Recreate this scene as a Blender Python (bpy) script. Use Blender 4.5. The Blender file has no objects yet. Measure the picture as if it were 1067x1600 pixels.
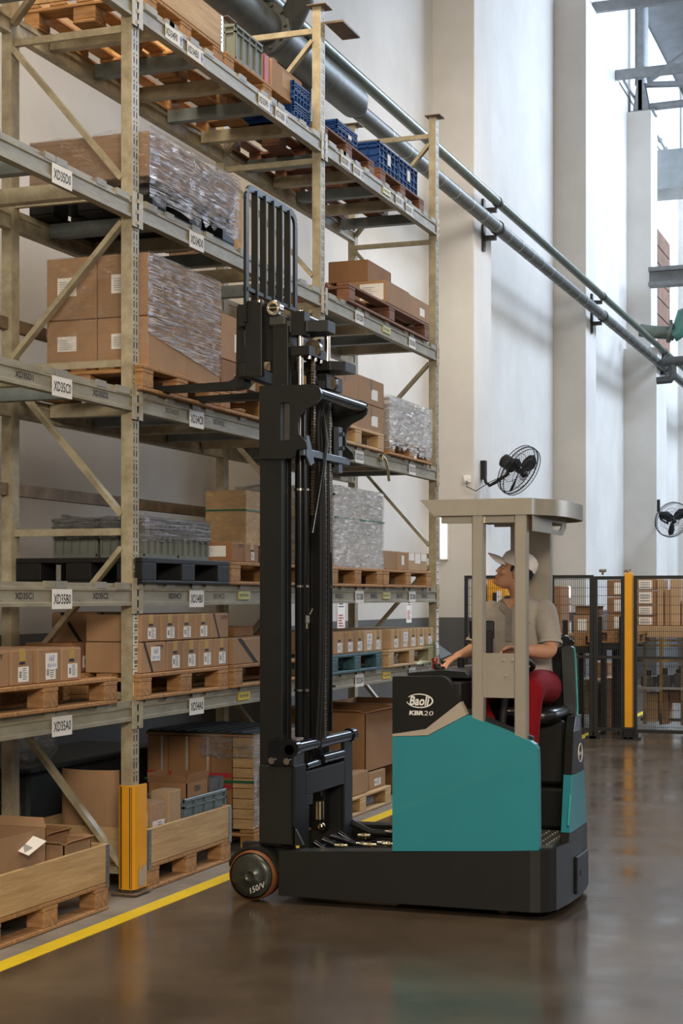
import bpy, math, random
from mathutils import Vector, Matrix
random.seed(7)
S = bpy.context.scene
COL = S.collection
# ---------------------------------------------------------------- camera
F = 2560.0; CX = 533.5; HY = 932.0; CH = 1.65; TH = math.atan(932/2560)
ST, CT = math.sin(TH), math.cos(TH)
cd = bpy.data.cameras.new('camera'); cam = bpy.data.objects.new('camera', cd); COL.objects.link(cam)
cd.sensor_fit = 'HORIZONTAL'; cd.sensor_width = 36.0; cd.lens = F/1067*36
cd.shift_y = (HY-800)/1067
cam.location = (0, 0, CH); cam.rotation_euler = (math.pi/2, 0, TH)
cd.clip_end = 200
S.camera = cam
# ---------------------------------------------------------------- world, lights, exposure
W = bpy.data.worlds.new('hall_ambient'); S.world = W; W.use_nodes = True
wb = W.node_tree.nodes['Background']; wb.inputs[0].default_value = (0.92, 0.94, 1.0, 1); wb.inputs[1].default_value = 0.10
S.view_settings.view_transform = 'Standard'; S.view_settings.look = 'None'
S.view_settings.exposure = 0.0; S.view_settings.gamma = 1.0; S.view_settings.use_curve_mapping = False
def area(name, loc, target, sx, sy, power, color):
    l = bpy.data.lights.new(name, 'AREA'); l.shape = 'RECTANGLE'; l.size = sx; l.size_y = sy
    l.energy = power; l.color = color
    o = bpy.data.objects.new(name, l); COL.objects.link(o); o.location = loc
    o.rotation_euler = (Vector(target)-Vector(loc)).to_track_quat('-Z', 'Y').to_euler()
    return o
area('daylight_far', (2.5, 36, 13.5), (-6.0, 34, 3.5), 20, 3.0, 5900, (0.66, 0.80, 1.0))
area('daylight_right', (11, 33, 6), (-5, 33, 5), 18, 6, 1000, (0.74, 0.85, 1.0))
area('rack_front_fill', (10, 7, 6.5), (-4, 9, 2.5), 16, 2, 240, (1.0, 0.94, 0.86))  # added strip fill for the rack fronts and highlights on the film
area('warm_lamp_aisle', (-1.0, 3.0, 9.5), (-3.5, 11, 1.5), 3, 2, 230, (1.0, 0.86, 0.68))
area('camera_side_fill', (1.6, -2.0, 4.4), (-2.6, 8.3, 1.4), 3, 1.6, 600, (1.0, 0.87, 0.71))  # added warm frontal fill for truck and driver, no known lamp there
area('cage_fill', (-1.5, 17.0, 7.5), (-2.6, 21.5, 1.0), 3, 2, 300, (1.0, 0.93, 0.84))  # added fill that brightens the goods behind the cage
area('warm_lamp_rack', (-4.4, 7.5, 8.6), (-6.0, 7.8, 3), 2.0, 3, 460, (1.0, 0.82, 0.60))
area('warm_lamp_column', (-1.5, 12, 9.0), (-5.6, 20, 3.5), 3, 3, 90, (1.0, 0.86, 0.68))
# ---------------------------------------------------------------- pixel -> real place helpers
def ray(px, py):
    l = (px-CX)/F; u = (HY-py)/F
    return Vector((-ST+CT*l, CT+ST*l, u))
def onX(px, py, X):
    r = ray(px, py); t = X/r.x; return Vector((X, r.y*t, CH+r.z*t))
def onY(px, py, Y):
    r = ray(px, py); t = Y/r.y; return Vector((r.x*t, Y, CH+r.z*t))
def onZ(px, py, Z):
    r = ray(px, py); t = (Z-CH)/r.z; return Vector((r.x*t, r.y*t, Z))
# ---------------------------------------------------------------- materials
MATS = {}
def mat(name, col, rough=.6, metal=0., var=.12, scale=6., bump=0., stretch=(1,1,1), col2=None, rnd=0., spec=.5, coat=0., bscale=None):
    if name in MATS: return MATS[name]
    m = bpy.data.materials.new(name); m.use_nodes = True; N = m.node_tree.nodes; L = m.node_tree.links
    b = N['Principled BSDF']; b.inputs['Roughness'].default_value = rough; b.inputs['Metallic'].default_value = metal
    b.inputs['Specular IOR Level'].default_value = spec; b.inputs['Coat Weight'].default_value = coat
    tc = N.new('ShaderNodeTexCoord'); mp = N.new('ShaderNodeMapping'); mp.inputs['Scale'].default_value = stretch
    L.new(tc.outputs['Object'], mp.inputs[0])
    nz = N.new('ShaderNodeTexNoise'); nz.inputs['Scale'].default_value = scale; nz.inputs['Detail'].default_value = 6; nz.inputs['Roughness'].default_value = .65
    L.new(mp.outputs[0], nz.inputs['Vector'])
    cr = N.new('ShaderNodeValToRGB'); c2 = col2 or tuple(c*(1-2.2*var) for c in col); c1 = tuple(min(1, c*(1+var)) for c in col)
    cr.color_ramp.elements[0].position = .3; cr.color_ramp.elements[1].position = .68
    cr.color_ramp.elements[0].color = (*c2, 1); cr.color_ramp.elements[1].color = (*c1, 1)
    L.new(nz.outputs[0], cr.inputs[0])
    out = cr.outputs[0]
    if rnd:
        oi = N.new('ShaderNodeObjectInfo'); mr = N.new('ShaderNodeMapRange'); mr.inputs[3].default_value = 1-rnd; mr.inputs[4].default_value = 1+rnd
        L.new(oi.outputs['Random'], mr.inputs[0])
        mx = N.new('ShaderNodeVectorMath'); mx.operation = 'SCALE'; L.new(out, mx.inputs[0]); L.new(mr.outputs[0], mx.inputs['Scale']); out = mx.outputs[0]
    L.new(out, b.inputs['Base Color'])
    if bump:
        nb = N.new('ShaderNodeTexNoise'); nb.inputs['Scale'].default_value = bscale or scale*3; nb.inputs['Detail'].default_value = 5
        L.new(mp.outputs[0], nb.inputs['Vector'])
        bp = N.new('ShaderNodeBump'); bp.inputs['Strength'].default_value = bump; bp.inputs['Distance'].default_value = .01
        L.new(nb.outputs[0], bp.inputs['Height']); L.new(bp.outputs[0], b.inputs['Normal'])
    MATS[name] = m; return m
def glowmat(name, col, s):
    m = bpy.data.materials.new(name); m.use_nodes = True; b = m.node_tree.nodes['Principled BSDF']
    b.inputs['Base Color'].default_value = (*col, 1); b.inputs['Emission Color'].default_value = (*col, 1); b.inputs['Emission Strength'].default_value = s
    MATS[name] = m; return m
paint = mat('beige_rack_paint', (.43, .385, .27), .5, 0, .10, 9, .12, col2=(.27, .225, .14))
paint2 = mat('worn_rack_beam_paint', (.32, .295, .215), .55, 0, .1, 14, .2, (1, .25, 1), col2=(.22, .19, .13))
rust = mat('brown_aged_steel', (.19, .135, .085), .6, 0, .2, 8, .1)
barg = mat('blue_grey_steel', (.20, .235, .235), .5, .2, .12, 8, .05)
wood = mat('pallet_wood', (.44, .245, .105), .75, 0, .12, 5, .25, (1, 8, 8), col2=(.25, .125, .05), rnd=.12, spec=.25)
woodp = mat('pale_board_wood', (.52, .35, .17), .7, 0, .1, 4, .2, (3, .7, 7), col2=(.40, .25, .11), rnd=.06)
woodr = mat('reddish_pallet_wood', (.20, .085, .042), .75, 0, .14, 5, .2, (1, 8, 8), rnd=.1)
woodg = mat('blue_green_painted_wood', (.035, .105, .12), .65, 0, .2, 7, .2, rnd=.06)
blackp = mat('black_plastic', (.013, .013, .013), .55, 0, .1, 8, .05, spec=.3)
card = mat('brown_cardboard', (.37, .225, .125), .8, 0, .05, 4, .08, spec=.2, rnd=.10, bscale=40)
cardd = mat('dark_cardboard', (.31, .165, .08), .8, 0, .07, 4, .08, spec=.2, rnd=.08, bscale=40)
cardl = mat('pale_cardboard', (.47, .32, .19), .8, 0, .05, 4, .08, spec=.2, rnd=.05, bscale=40)
tape = mat('amber_packing_tape', (.50, .33, .10), .25, 0, .1, 20)
tapeb = mat('brown_packing_tape', (.20, .12, .065), .3, 0, .08, 20)
white = mat('white_paper', (.82, .80, .76), .7, 0, .03, 10)
ink = mat('black_ink', (.02, .02, .025), .7, 0, .05, 10)
redink = mat('red_ink', (.45, .03, .04), .6, 0, .05, 10)
blueink = mat('blue_ink', (.03, .10, .45), .6, 0, .05, 10)
paperg = mat('grey_plate', (.30, .29, .26), .6, .1, .08, 10)
yel = mat('yellow_sticker', (.75, .55, .04), .5, 0, .12, 30)
yelgreen = mat('pale_yellow_sticker', (.62, .60, .22), .5, 0, .15, 30)
dark = mat('black_machine_paint', (.013, .0135, .0125), .42, 0, .06, 10, .03, spec=.32)
dark2 = mat('charcoal_machine_paint', (.018, .018, .0165), .42, 0, .05, 10, .02, spec=.35)
gloss = mat('gloss_black_steel', (.012, .013, .015), .18, .3, .1, 10)
chrome = mat('chrome_rod', (.62, .58, .52), .16, 1., .04, 10)
brass = mat('brass_fitting', (.70, .62, .40), .25, 1., .05, 20)
chainm = mat('oiled_chain_steel', (.22, .17, .11), .35, .9, .2, 60)
teal = mat('teal_machine_paint', (.028, .255, .30), .34, 0, .02, 5, .0, coat=.2)
champ = mat('champagne_guard_paint', (.52, .475, .39), .30, .5, .03, 8, .02)
beigep = mat('warm_grey_stripe', (.44, .38, .31), .45, 0, .02, 5)
rubber = mat('brown_polyurethane', (.20, .075, .025), .5, 0, .1, 12)
hubm = mat('grey_green_hub', (.05, .053, .043), .3, .3, .1, 6)
orange = mat('orange_guard_paint', (.80, .36, .015), .42, 0, .04, 5, .03)
redp = mat('red_plastic', (.45, .02, .015), .3, 0, .05, 10)
crateg = mat('grey_plastic_crate', (.16, .175, .15), .6, 0, .06, 6, .02, spec=.25)
crateb = mat('blue_plastic_crate', (.012, .055, .21), .6, 0, .08, 6, .02, rnd=.1, spec=.2)
cratebg = mat('blue_grey_crate', (.13, .17, .18), .45, 0, .06, 6, .02)
bluedark = mat('dark_bin_plastic', (.020, .028, .032), .6, 0, .1, 6, .05)
skin = mat('skin', (.62, .32, .195), .5, 0, .04, 20, .03)
hair = mat('black_hair', (.012, .010, .009), .6, 0, .1, 60, .3)
shirt = mat('grey_polo_cloth', (.45, .405, .35), .9, 0, .05, 12, .25, bscale=14, spec=.15)
shirtd = mat('darker_placket_cloth', (.31, .275, .24), .85, 0, .05, 12, .2)
pants = mat('red_trouser_cloth', (.24, .007, .012), .85, 0, .10, 8, .3, spec=.15, bscale=12)
capm = mat('white_cap_cloth', (.92, .85, .82), .85, 0, .03, 12, .1)
vinyl = mat('black_vinyl', (.015, .015, .016), .28, 0, .1, 14, .15)
pipem = mat('green_grey_pipe_paint', (.125, .145, .115), .38, .3, .12, 7, .1)
pipel = mat('grey_insulated_pipe', (.105, .11, .10), .5, .25, .12, 9, .15)
truss = mat('galvanised_truss_steel', (.24, .25, .26), .45, .3, .1, 6)
ductm = mat('zinc_duct_steel', (.42, .46, .48), .35, .5, .06, 5)
wire = mat('black_fence_wire', (.02, .02, .02), .5, .2, .1, 10)
greenst = mat('green_strap', (.02, .14, .07), .4, 0, .05, 10)
clothy = mat('grey_cloth_scrap', (.12, .12, .125), .9, 0, .3, 20, .5)
def wrapmat(name, base, stretch, alpha, rough=.18, seed=0., bstr=1.0):
    m = bpy.data.materials.new(name); m.use_nodes = True; N = m.node_tree.nodes; L = m.node_tree.links
    out = N['Material Output']; N.remove(N['Principled BSDF'])
    tc = N.new('ShaderNodeTexCoord'); mp = N.new('ShaderNodeMapping'); mp.inputs['Scale'].default_value = stretch
    mp.inputs['Rotation'].default_value = (math.radians(7), 0, 0); mp.inputs['Location'].default_value = (seed, seed, seed)
    L.new(tc.outputs['Object'], mp.inputs[0])
    n1 = N.new('ShaderNodeTexNoise'); n1.inputs['Scale'].default_value = 7; n1.inputs['Detail'].default_value = 9; n1.inputs['Roughness'].default_value = .7; n1.inputs['Distortion'].default_value = .8
    L.new(mp.outputs[0], n1.inputs['Vector'])
    bp = N.new('ShaderNodeBump'); bp.inputs['Strength'].default_value = bstr; bp.inputs['Distance'].default_value = .05; L.new(n1.outputs[0], bp.inputs['Height'])
    gl = N.new('ShaderNodeBsdfGlossy'); gl.inputs['Color'].default_value = (*base, 1); gl.inputs['Roughness'].default_value = rough; L.new(bp.outputs[0], gl.inputs['Normal'])
    df = N.new('ShaderNodeBsdfDiffuse'); df.inputs['Color'].default_value = (*(c*.75 for c in base), 1); L.new(bp.outputs[0], df.inputs['Normal'])
    ms = N.new('ShaderNodeMixShader'); ms.inputs[0].default_value = .55; L.new(gl.outputs[0], ms.inputs[1]); L.new(df.outputs[0], ms.inputs[2])
    tr = N.new('ShaderNodeBsdfTransparent')
    n2 = N.new('ShaderNodeTexNoise'); n2.inputs['Scale'].default_value = 10; n2.inputs['Detail'].default_value = 8; n2.inputs['Roughness'].default_value = .75; L.new(mp.outputs[0], n2.inputs['Vector'])
    r2 = N.new('ShaderNodeMapRange'); r2.inputs[1].default_value = .43; r2.inputs[2].default_value = .60; r2.inputs[3].default_value = max(0, alpha-.55); r2.inputs[4].default_value = min(1, alpha+.35)  # white streaks in the opacity stand in for glints on the film
    L.new(n2.outputs[0], r2.inputs[0])
    mt = N.new('ShaderNodeMixShader'); L.new(r2.outputs[0], mt.inputs[0]); L.new(tr.outputs[0], mt.inputs[1]); L.new(ms.outputs[0], mt.inputs[2])
    L.new(mt.outputs[0], out.inputs[0]); MATS[name] = m; return m
wrap = wrapmat('clear_stretch_film', (.93, .94, 1.0), (1.0, .30, 12), .72, .12, 0., 1.4)
wraps = wrapmat('silvery_stretch_film', (1.0, .99, .97), (1, .8, 4.5), .86, .2, 3.)
wrapc = wrapmat('thin_clear_film', (.8, .8, .8), (1, 2, 3), -.14, .12, 5.)
wrapd = wrapmat('loose_clear_film', (.75, .77, .8), (1, 2, 2), .30, .15, 9.)
def glassmat():
    m = bpy.data.materials.new('tinted_clear_screen'); m.use_nodes = True; N = m.node_tree.nodes; L = m.node_tree.links
    out = N['Material Output']; N.remove(N['Principled BSDF'])
    tr = N.new('ShaderNodeBsdfTransparent'); tr.inputs[0].default_value = (.80, .90, .86, 1)
    gl = N.new('ShaderNodeBsdfGlossy'); gl.inputs['Roughness'].default_value = .05
    ms = N.new('ShaderNodeMixShader'); ms.inputs[0].default_value = .06; L.new(tr.outputs[0], ms.inputs[1]); L.new(gl.outputs[0], ms.inputs[2]); L.new(ms.outputs[0], out.inputs[0])
    return m
glass = glassmat()
# ---------------------------------------------------------------- mesh builder
ORG = {}
def tag(o, label=None, cat=None, group=None, kind=None):
    if label: o['label'] = label
    if cat: o['category'] = cat
    if group: o['group'] = group
    if kind: o['kind'] = kind
    return o
def thing(name, label, cat, loc=(0,0,0), rotz=0, group=None):
    o = bpy.data.objects.new(name, None); COL.objects.link(o); o.empty_display_size = .1
    o.location = loc; o.rotation_euler = (0, 0, rotz); ORG[o.name] = Vector(loc) if not rotz else Vector((0,0,0))
    return tag(o, label, cat, group)
class MB:
    def __init__(s): s.v = []; s.f = []; s.m = []; s.sm = []
    def face(s, pts, mi=0, sm=False):
        n = len(s.v); s.v += [tuple(p) for p in pts]; s.f.append(tuple(range(n, n+len(pts)))); s.m.append(mi); s.sm.append(sm)
    def add(s, vs, fs, mi=0, sm=False):
        n = len(s.v); s.v += [tuple(v) for v in vs]
        for f in fs: s.f.append(tuple(i+n for i in f)); s.m.append(mi); s.sm.append(sm)
        return s
    def box(s, x0, x1, y0, y1, z0, z1, mi=0, b=0., M=None):
        if x0 > x1: x0, x1 = x1, x0
        if y0 > y1: y0, y1 = y1, y0
        if z0 > z1: z0, z1 = z1, z0
        if not b:
            vs = [(x, y, z) for x in (x0, x1) for y in (y0, y1) for z in (z0, z1)]
            fs = [(0,1,3,2), (4,6,7,5), (0,4,5,1), (2,3,7,6), (0,2,6,4), (1,5,7,3)]
        else:
            b = min(b, (x1-x0)*.45, (y1-y0)*.45, (z1-z0)*.45)
            vs = []; idx = {}
            for ix, x in enumerate((x0, x1)):
                for iy, y in enumerate((y0, y1)):
                    for iz, z in enumerate((z0, z1)):
                        sx = b if ix == 0 else -b; sy = b if iy == 0 else -b; sz = b if iz == 0 else -b
                        idx[ix,iy,iz,0] = len(vs); vs.append((x, y+sy, z+sz))
                        idx[ix,iy,iz,1] = len(vs); vs.append((x+sx, y, z+sz))
                        idx[ix,iy,iz,2] = len(vs); vs.append((x+sx, y+sy, z))
            g = lambda a,b_,c,k: idx[a,b_,c,k]
            fs = []
            for a in (0, 1):
                q = [g(a,0,0,0), g(a,1,0,0), g(a,1,1,0), g(a,0,1,0)]; fs.append(q if a else q[::-1])
                q = [g(0,a,0,1), g(1,a,0,1), g(1,a,1,1), g(0,a,1,1)]; fs.append(q[::-1] if a else q)
                q = [g(0,0,a,2), g(1,0,a,2), g(1,1,a,2), g(0,1,a,2)]; fs.append(q if a else q[::-1])
            for p in (0, 1):
                for q_ in (0, 1):
                    q = [g(p,q_,0,0), g(p,q_,1,0), g(p,q_,1,1), g(p,q_,0,1)]; fs.append(q if (p==q_) else q[::-1])
                    q = [g(p,0,q_,2), g(p,1,q_,2), g(p,1,q_,0), g(p,0,q_,0)]; fs.append(q if (p!=q_) else q[::-1])
                    q = [g(0,p,q_,1), g(1,p,q_,1), g(1,p,q_,2), g(0,p,q_,2)]; fs.append(q if (p==q_) else q[::-1])
                    for r_ in (0, 1):
                        q = [g(p,q_,r_,0), g(p,q_,r_,1), g(p,q_,r_,2)]; fs.append(q[::-1] if (p+q_+r_) % 2 else q)
        if M is not None: vs = [M @ Vector(v) for v in vs]
        return s.add(vs, fs, mi)
    def prism(s, poly, ax, a, b, mi=0, sm=False, caps=True):
        # poly: 2-D outline; ax 'X': (y,z) 'Y': (x,z) 'Z': (x,y)
        def mk(p, t):
            return (t, p[0], p[1]) if ax == 'X' else ((p[0], t, p[1]) if ax == 'Y' else (p[0], p[1], t))
        ar = sum(poly[i][0]*poly[(i+1) % len(poly)][1]-poly[(i+1) % len(poly)][0]*poly[i][1] for i in range(len(poly)))
        if ar < 0: poly = poly[::-1]
        n = len(poly); vs = [mk(p, a) for p in poly]+[mk(p, b) for p in poly]
        fl = (ax == 'Y') != (b < a)
        side = [(i, (i+1) % n, n+(i+1) % n, n+i) for i in range(n)]
        cap = [tuple(range(n))[::-1], tuple(range(n, 2*n))]
        if fl: side = [q[::-1] for q in side]; cap = [q[::-1] for q in cap]
        s.add(vs, side, mi, sm)
        if caps: s.add(vs, cap, mi)
        return s
    def cyl(s, p0, p1, r0, r1=None, n=14, mi=0, caps=True, sm=True):
        p0, p1 = Vector(p0), Vector(p1); r1 = r0 if r1 is None else r1
        z = (p1-p0).normalized(); x = z.orthogonal().normalized(); y = z.cross(x)
        c = [(math.cos(2*math.pi*i/n), math.sin(2*math.pi*i/n)) for i in range(n)]
        vs = [p0+x*a*r0+y*b*r0 for a, b in c]+[p1+x*a*r1+y*b*r1 for a, b in c]
        s.add(vs, [(i, (i+1) % n, n+(i+1) % n, n+i) for i in range(n)], mi, sm)
        if caps: s.add(vs[:n], [tuple(range(n))[::-1]], mi); s.add(vs[n:], [tuple(range(n))], mi)
        return s
    def tube(s, pts, r, n=8, mi=0, closed=False, caps=True):
        P = [Vector(p) for p in pts]; k = len(P); R = r if isinstance(r, (list, tuple)) else [r]*k
        rings = []; up = None
        for i, p in enumerate(P):
            a = P[(i-1) % k] if (i > 0 or closed) else p; b = P[(i+1) % k] if (i < k-1 or closed) else p
            t = (b-a).normalized()
            if up is None: up = t.orthogonal().normalized()
            up = (up-t*up.dot(t)); up = up.normalized() if up.length > 1e-6 else t.orthogonal().normalized()
            w = t.cross(up)
            rings.append([p+(up*math.cos(2*math.pi*j/n)+w*math.sin(2*math.pi*j/n))*R[i] for j in range(n)])
        vs = [v for q in rings for v in q]; fs = []
        for i in range(k if closed else k-1):
            i2 = (i+1) % k
            for j in range(n): fs.append((i*n+j, i*n+(j+1) % n, i2*n+(j+1) % n, i2*n+j))
        s.add(vs, fs, mi, True)
        if caps and not closed: s.add(rings[0], [tuple(range(n))[::-1]], mi); s.add(rings[-1], [tuple(range(n))], mi)
        return s
    def bar(s, p0, p1, w, h, up=(0, 0, 1), mi=0, b=0.):
        p0, p1 = Vector(p0), Vector(p1); z = (p1-p0).normalized(); x = Vector(up).cross(z)
        x = x.normalized() if x.length > 1e-5 else z.orthogonal().normalized(); y = z.cross(x)
        M = Matrix((x, y, z)).transposed().to_4x4(); M.translation = p0
        return s.box(-w/2, w/2, -h/2, h/2, 0, (p1-p0).length, mi, b, M)
    def loft(s, rings, mi=0, sm=True, caps=True, closed=True):
        n = len(rings[0]); vs = [v for r in rings for v in r]; fs = []
        for i in range(len(rings)-1):
            for j in range(n if closed else n-1): fs.append((i*n+j, i*n+(j+1) % n, (i+1)*n+(j+1) % n, (i+1)*n+j))
        s.add(vs, fs, mi, sm)
        if caps: s.add(rings[0], [tuple(range(n))[::-1]], mi); s.add(rings[-1], [tuple(range(n))], mi)
        return s
    def ball(s, c, r, n=12, mi=0, M=None):
        c = Vector(c); rr = r if isinstance(r, (list, tuple)) else (r, r, r); vs = []; fs = []
        m = max(4, n//2+1)
        for i in range(1, m):
            a = math.pi*i/m
            for j in range(n):
                t = 2*math.pi*j/n; vs.append(Vector((rr[0]*math.sin(a)*math.cos(t), rr[1]*math.sin(a)*math.sin(t), rr[2]*math.cos(a))))
        vs.append(Vector((0, 0, rr[2]))); vs.append(Vector((0, 0, -rr[2]))); T = len(vs)-2; B = T+1
        for i in range(m-2):
            for j in range(n): fs.append((i*n+j, (i+1)*n+j, (i+1)*n+(j+1) % n, i*n+(j+1) % n))
        for j in range(n): fs.append((T, j, (j+1) % n)); fs.append((B, (m-2)*n+(j+1) % n, (m-2)*n+j))
        if M is not None: vs = [M @ v for v in vs]
        return s.add([v+c for v in vs], fs, mi, True)
    def mesh(s, me, M, mi=0):
        return s.add([M @ v.co for v in me.vertices], [tuple(p.vertices) for p in me.polygons], mi)
    def build(s, name, mats, parent=None, kind=None, label=None, bevel=0., local=False, root=None):
        me = bpy.data.meshes.new(name)
        off = Vector((0, 0, 0))
        if parent is not None and not local: off = ORG.get(parent.name, off)
        if parent is None and root is not None: off = Vector(root)
        me.from_pydata([tuple(Vector(v)-off) for v in s.v], [], s.f)
        mats = mats if isinstance(mats, (list, tuple)) else [mats]
        for m in mats: me.materials.append(m)
        for p, mi, sm in zip(me.polygons, s.m, s.sm): p.material_index = mi; p.use_smooth = sm
        me.update()
        o = bpy.data.objects.new(name, me); COL.objects.link(o)
        if parent is not None: o.parent = parent; ORG[o.name] = off
        elif root is not None: o.location = root
        if kind: o['kind'] = kind
        if label: o['label'] = label
        if bevel:
            bm = o.modifiers.new('edge', 'BEVEL'); bm.width = bevel; bm.segments = 2; bm.limit_method = 'ANGLE'; bm.angle_limit = .7
            bm.harden_normals = False
        return o
def dup(src, parent=None, loc=None, rot=None, name=None):
    c = src.copy(); COL.objects.link(c)
    if parent is not None: c.parent = parent
    if loc is not None: c.location = loc
    if rot is not None: c.rotation_euler = rot
    return c
def dup_tree(src, loc, rotz=0, label=None, group=None):
    r = dup(src, None, loc, (0, 0, rotz))
    if label: r['label'] = label
    if group: r['group'] = group
    for ch in list(src.children):
        c = dup(ch, r)
        for g in list(ch.children): dup(g, c)
    return r
_tx = {}
def text_me(t, size=1., bold=0.):
    k = (t, size, bold)
    if k not in _tx:
        cu = bpy.data.curves.new('txt', 'FONT'); cu.body = t; cu.size = size; cu.align_x = 'CENTER'; cu.align_y = 'CENTER'; cu.resolution_u = 2; cu.offset = bold
        o = bpy.data.objects.new('txt', cu); COL.objects.link(o); bpy.context.view_layer.update()
        me = bpy.data.meshes.new_from_object(o.evaluated_get(bpy.context.evaluated_depsgraph_get())); _tx[k] = me
        bpy.data.objects.remove(o); bpy.data.curves.remove(cu)
    return _tx[k]
def frame(c, u, v):
    u, v = Vector(u), Vector(v); n = u.cross(v)
    M = Matrix((u, v, n)).transposed().to_4x4(); M.translation = Vector(c); return M
FX = ((0, 1, 0), (0, 0, 1))       # faces +X
FY = ((1, 0, 0), (0, 0, 1))       # faces -Y
def put_text(mb, t, c, fr, w=None, h=.05, mi=0, bold=0., shear=0., eps=.0012, xs=None):
    me = text_me(t, 1., bold); xsv = [v.co.x for v in me.vertices]; ysv = [v.co.y for v in me.vertices]
    cw = max(xsv)-min(xsv); chh = max(ysv)-min(ysv); cx_ = (max(xsv)+min(xsv))/2; cy_ = (max(ysv)+min(ysv))/2
    sy = h/chh; sx = (w/cw) if w else sy
    M = frame(c, *fr); n = Vector(fr[0]).cross(Vector(fr[1])); M.translation = Vector(c)+n*eps
    L = Matrix(((sx, shear*sy, 0, -cx_*sx-shear*sy*cy_), (0, sy, 0, -cy_*sy), (0, 0, 1, 0), (0, 0, 0, 1)))
    mb.mesh(me, M @ L, mi)
# ================================================================ SETTING
def wallmat():
    m = mat('painted_wall', (.60, .575, .535), .75, 0, .03, .8, .04, col2=(.52, .495, .455)); N = m.node_tree.nodes; L = m.node_tree.links
    b = N['Principled BSDF']; src = b.inputs['Base Color'].links[0].from_socket
    g = N.new('ShaderNodeNewGeometry'); sp = N.new('ShaderNodeSeparateXYZ'); L.new(g.outputs['Position'], sp.inputs[0])
    gt = N.new('ShaderNodeMath'); gt.operation = 'LESS_THAN'; gt.inputs[1].default_value = 1.385; L.new(sp.outputs[2], gt.inputs[0])
    mx = N.new('ShaderNodeMix'); mx.data_type = 'RGBA'; L.new(gt.outputs[0], mx.inputs[0]); L.new(src, mx.inputs[6]); mx.inputs[7].default_value = (.10, .098, .095, 1)
    L.new(mx.outputs[2], b.inputs['Base Color']); return m
wallm = wallmat()
def floormat():
    m = bpy.data.materials.new('polished_brown_concrete'); m.use_nodes = True; N = m.node_tree.nodes; L = m.node_tree.links; b = N['Principled BSDF']
    g = N.new('ShaderNodeNewGeometry')
    n1 = N.new('ShaderNodeTexNoise'); n1.inputs['Scale'].default_value = 1.3; n1.inputs['Detail'].default_value = 8; n1.inputs['Roughness'].default_value = .65; L.new(g.outputs['Position'], n1.inputs['Vector'])
    cr = N.new('ShaderNodeValToRGB'); cr.color_ramp.elements[0].position = .35; cr.color_ramp.elements[0].color = (.060, .044, .030, 1)
    cr.color_ramp.elements[1].position = .7; cr.color_ramp.elements[1].color = (.105, .080, .056, 1); L.new(n1.outputs[0], cr.inputs[0])
    n3 = N.new('ShaderNodeTexNoise'); n3.inputs['Scale'].default_value = 3.2; n3.inputs['Detail'].default_value = 10; n3.inputs['Roughness'].default_value = .8; L.new(g.outputs['Position'], n3.inputs['Vector'])
    r3 = N.new('ShaderNodeMapRange'); r3.inputs[1].default_value = .66; r3.inputs[2].default_value = .72; L.new(n3.outputs[0], r3.inputs[0])
    mx = N.new('ShaderNodeMix'); mx.data_type = 'RGBA'; L.new(r3.outputs[0], mx.inputs[0]); L.new(cr.outputs[0], mx.inputs[6]); mx.inputs[7].default_value = (.19, .155, .11, 1)
    L.new(mx.outputs[2], b.inputs['Base Color'])
    n2 = N.new('ShaderNodeTexNoise'); n2.inputs['Scale'].default_value = 2.2; n2.inputs['Detail'].default_value = 6; L.new(g.outputs['Position'], n2.inputs['Vector'])
    mr = N.new('ShaderNodeMapRange'); mr.inputs[1].default_value = .3; mr.inputs[2].default_value = .7; mr.inputs[3].default_value = .13; mr.inputs[4].default_value = .28; L.new(n2.outputs[0], mr.inputs[0])
    L.new(mr.outputs[0], b.inputs['Roughness']); b.inputs['Specular IOR Level'].default_value = .55
    bp = N.new('ShaderNodeBump'); bp.inputs['Strength'].default_value = .06; bp.inputs['Distance'].default_value = .02; L.new(n2.outputs[0], bp.inputs['Height']); L.new(bp.outputs[0], b.inputs['Normal'])
    return m
m = MB(); m.box(-3.985, 14, -4, 62, -.2, 0); MATS_FLOOR = floormat(); m.build('floor', MATS_FLOOR, kind='structure')
m = MB(); m.box(-6.3, -3.985, 16.4, 62, -.2, 0); m.build('floor', MATS_FLOOR, kind='structure')
m = MB(); m.box(-6.3, -3.985, -4, 16.4, -.2, 0.0)
m.build('floor_rack_strip', mat('bare_grey_concrete', (.27, .24, .20), .7, 0, .12, 3, .1, col2=(.16, .135, .11)), kind='structure', label='bare grey concrete strip under the racking')
tapey = mat('yellow_floor_paint', (.85, .62, .02), .45, 0, .05, 4, .02)
m = MB(); m.box(-3.98, -3.875, -3, 40, 0.0, .0022); tag(m.build('floor_line', tapey), 'long yellow floor line along the front of the racking', 'floor marking')
m = MB(); m.box(-6.3, -6.05, -4, 62, 0, 14.3); m.build('wall_left', wallm, kind='structure')
for i, y in enumerate((6.6, 13.45, 20.0, 27.0)):
    m = MB(); m.box(-6.06, -5.5, y, y+.85, 0, 11.66)
    m.build('wall_pilaster', wallm, kind='structure', bevel=.015, label='tall white pilaster on the left wall, number %s from the camera' % ('one', 'two', 'three', 'four')[i])
m = MB(); m.box(-6.06, -5.55, 33.85, 34.65, 6.7, 11.66); m.box(-6.06, -5.38, 33.5, 34.8, 0, 6.35)
m.loft([[Vector(p) for p in q] for q in ([(-6.06,33.5,6.35),(-5.38,33.5,6.35),(-5.38,34.8,6.35),(-6.06,34.8,6.35)], [(-6.06,33.5,6.72),(-5.33,33.45,6.72),(-5.33,34.85,6.72),(-6.06,34.85,6.72)])], sm=False)
m.build('wall_pilaster', wallm, kind='structure', label='farthest pilaster, stepped thicker below the pipes')
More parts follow.
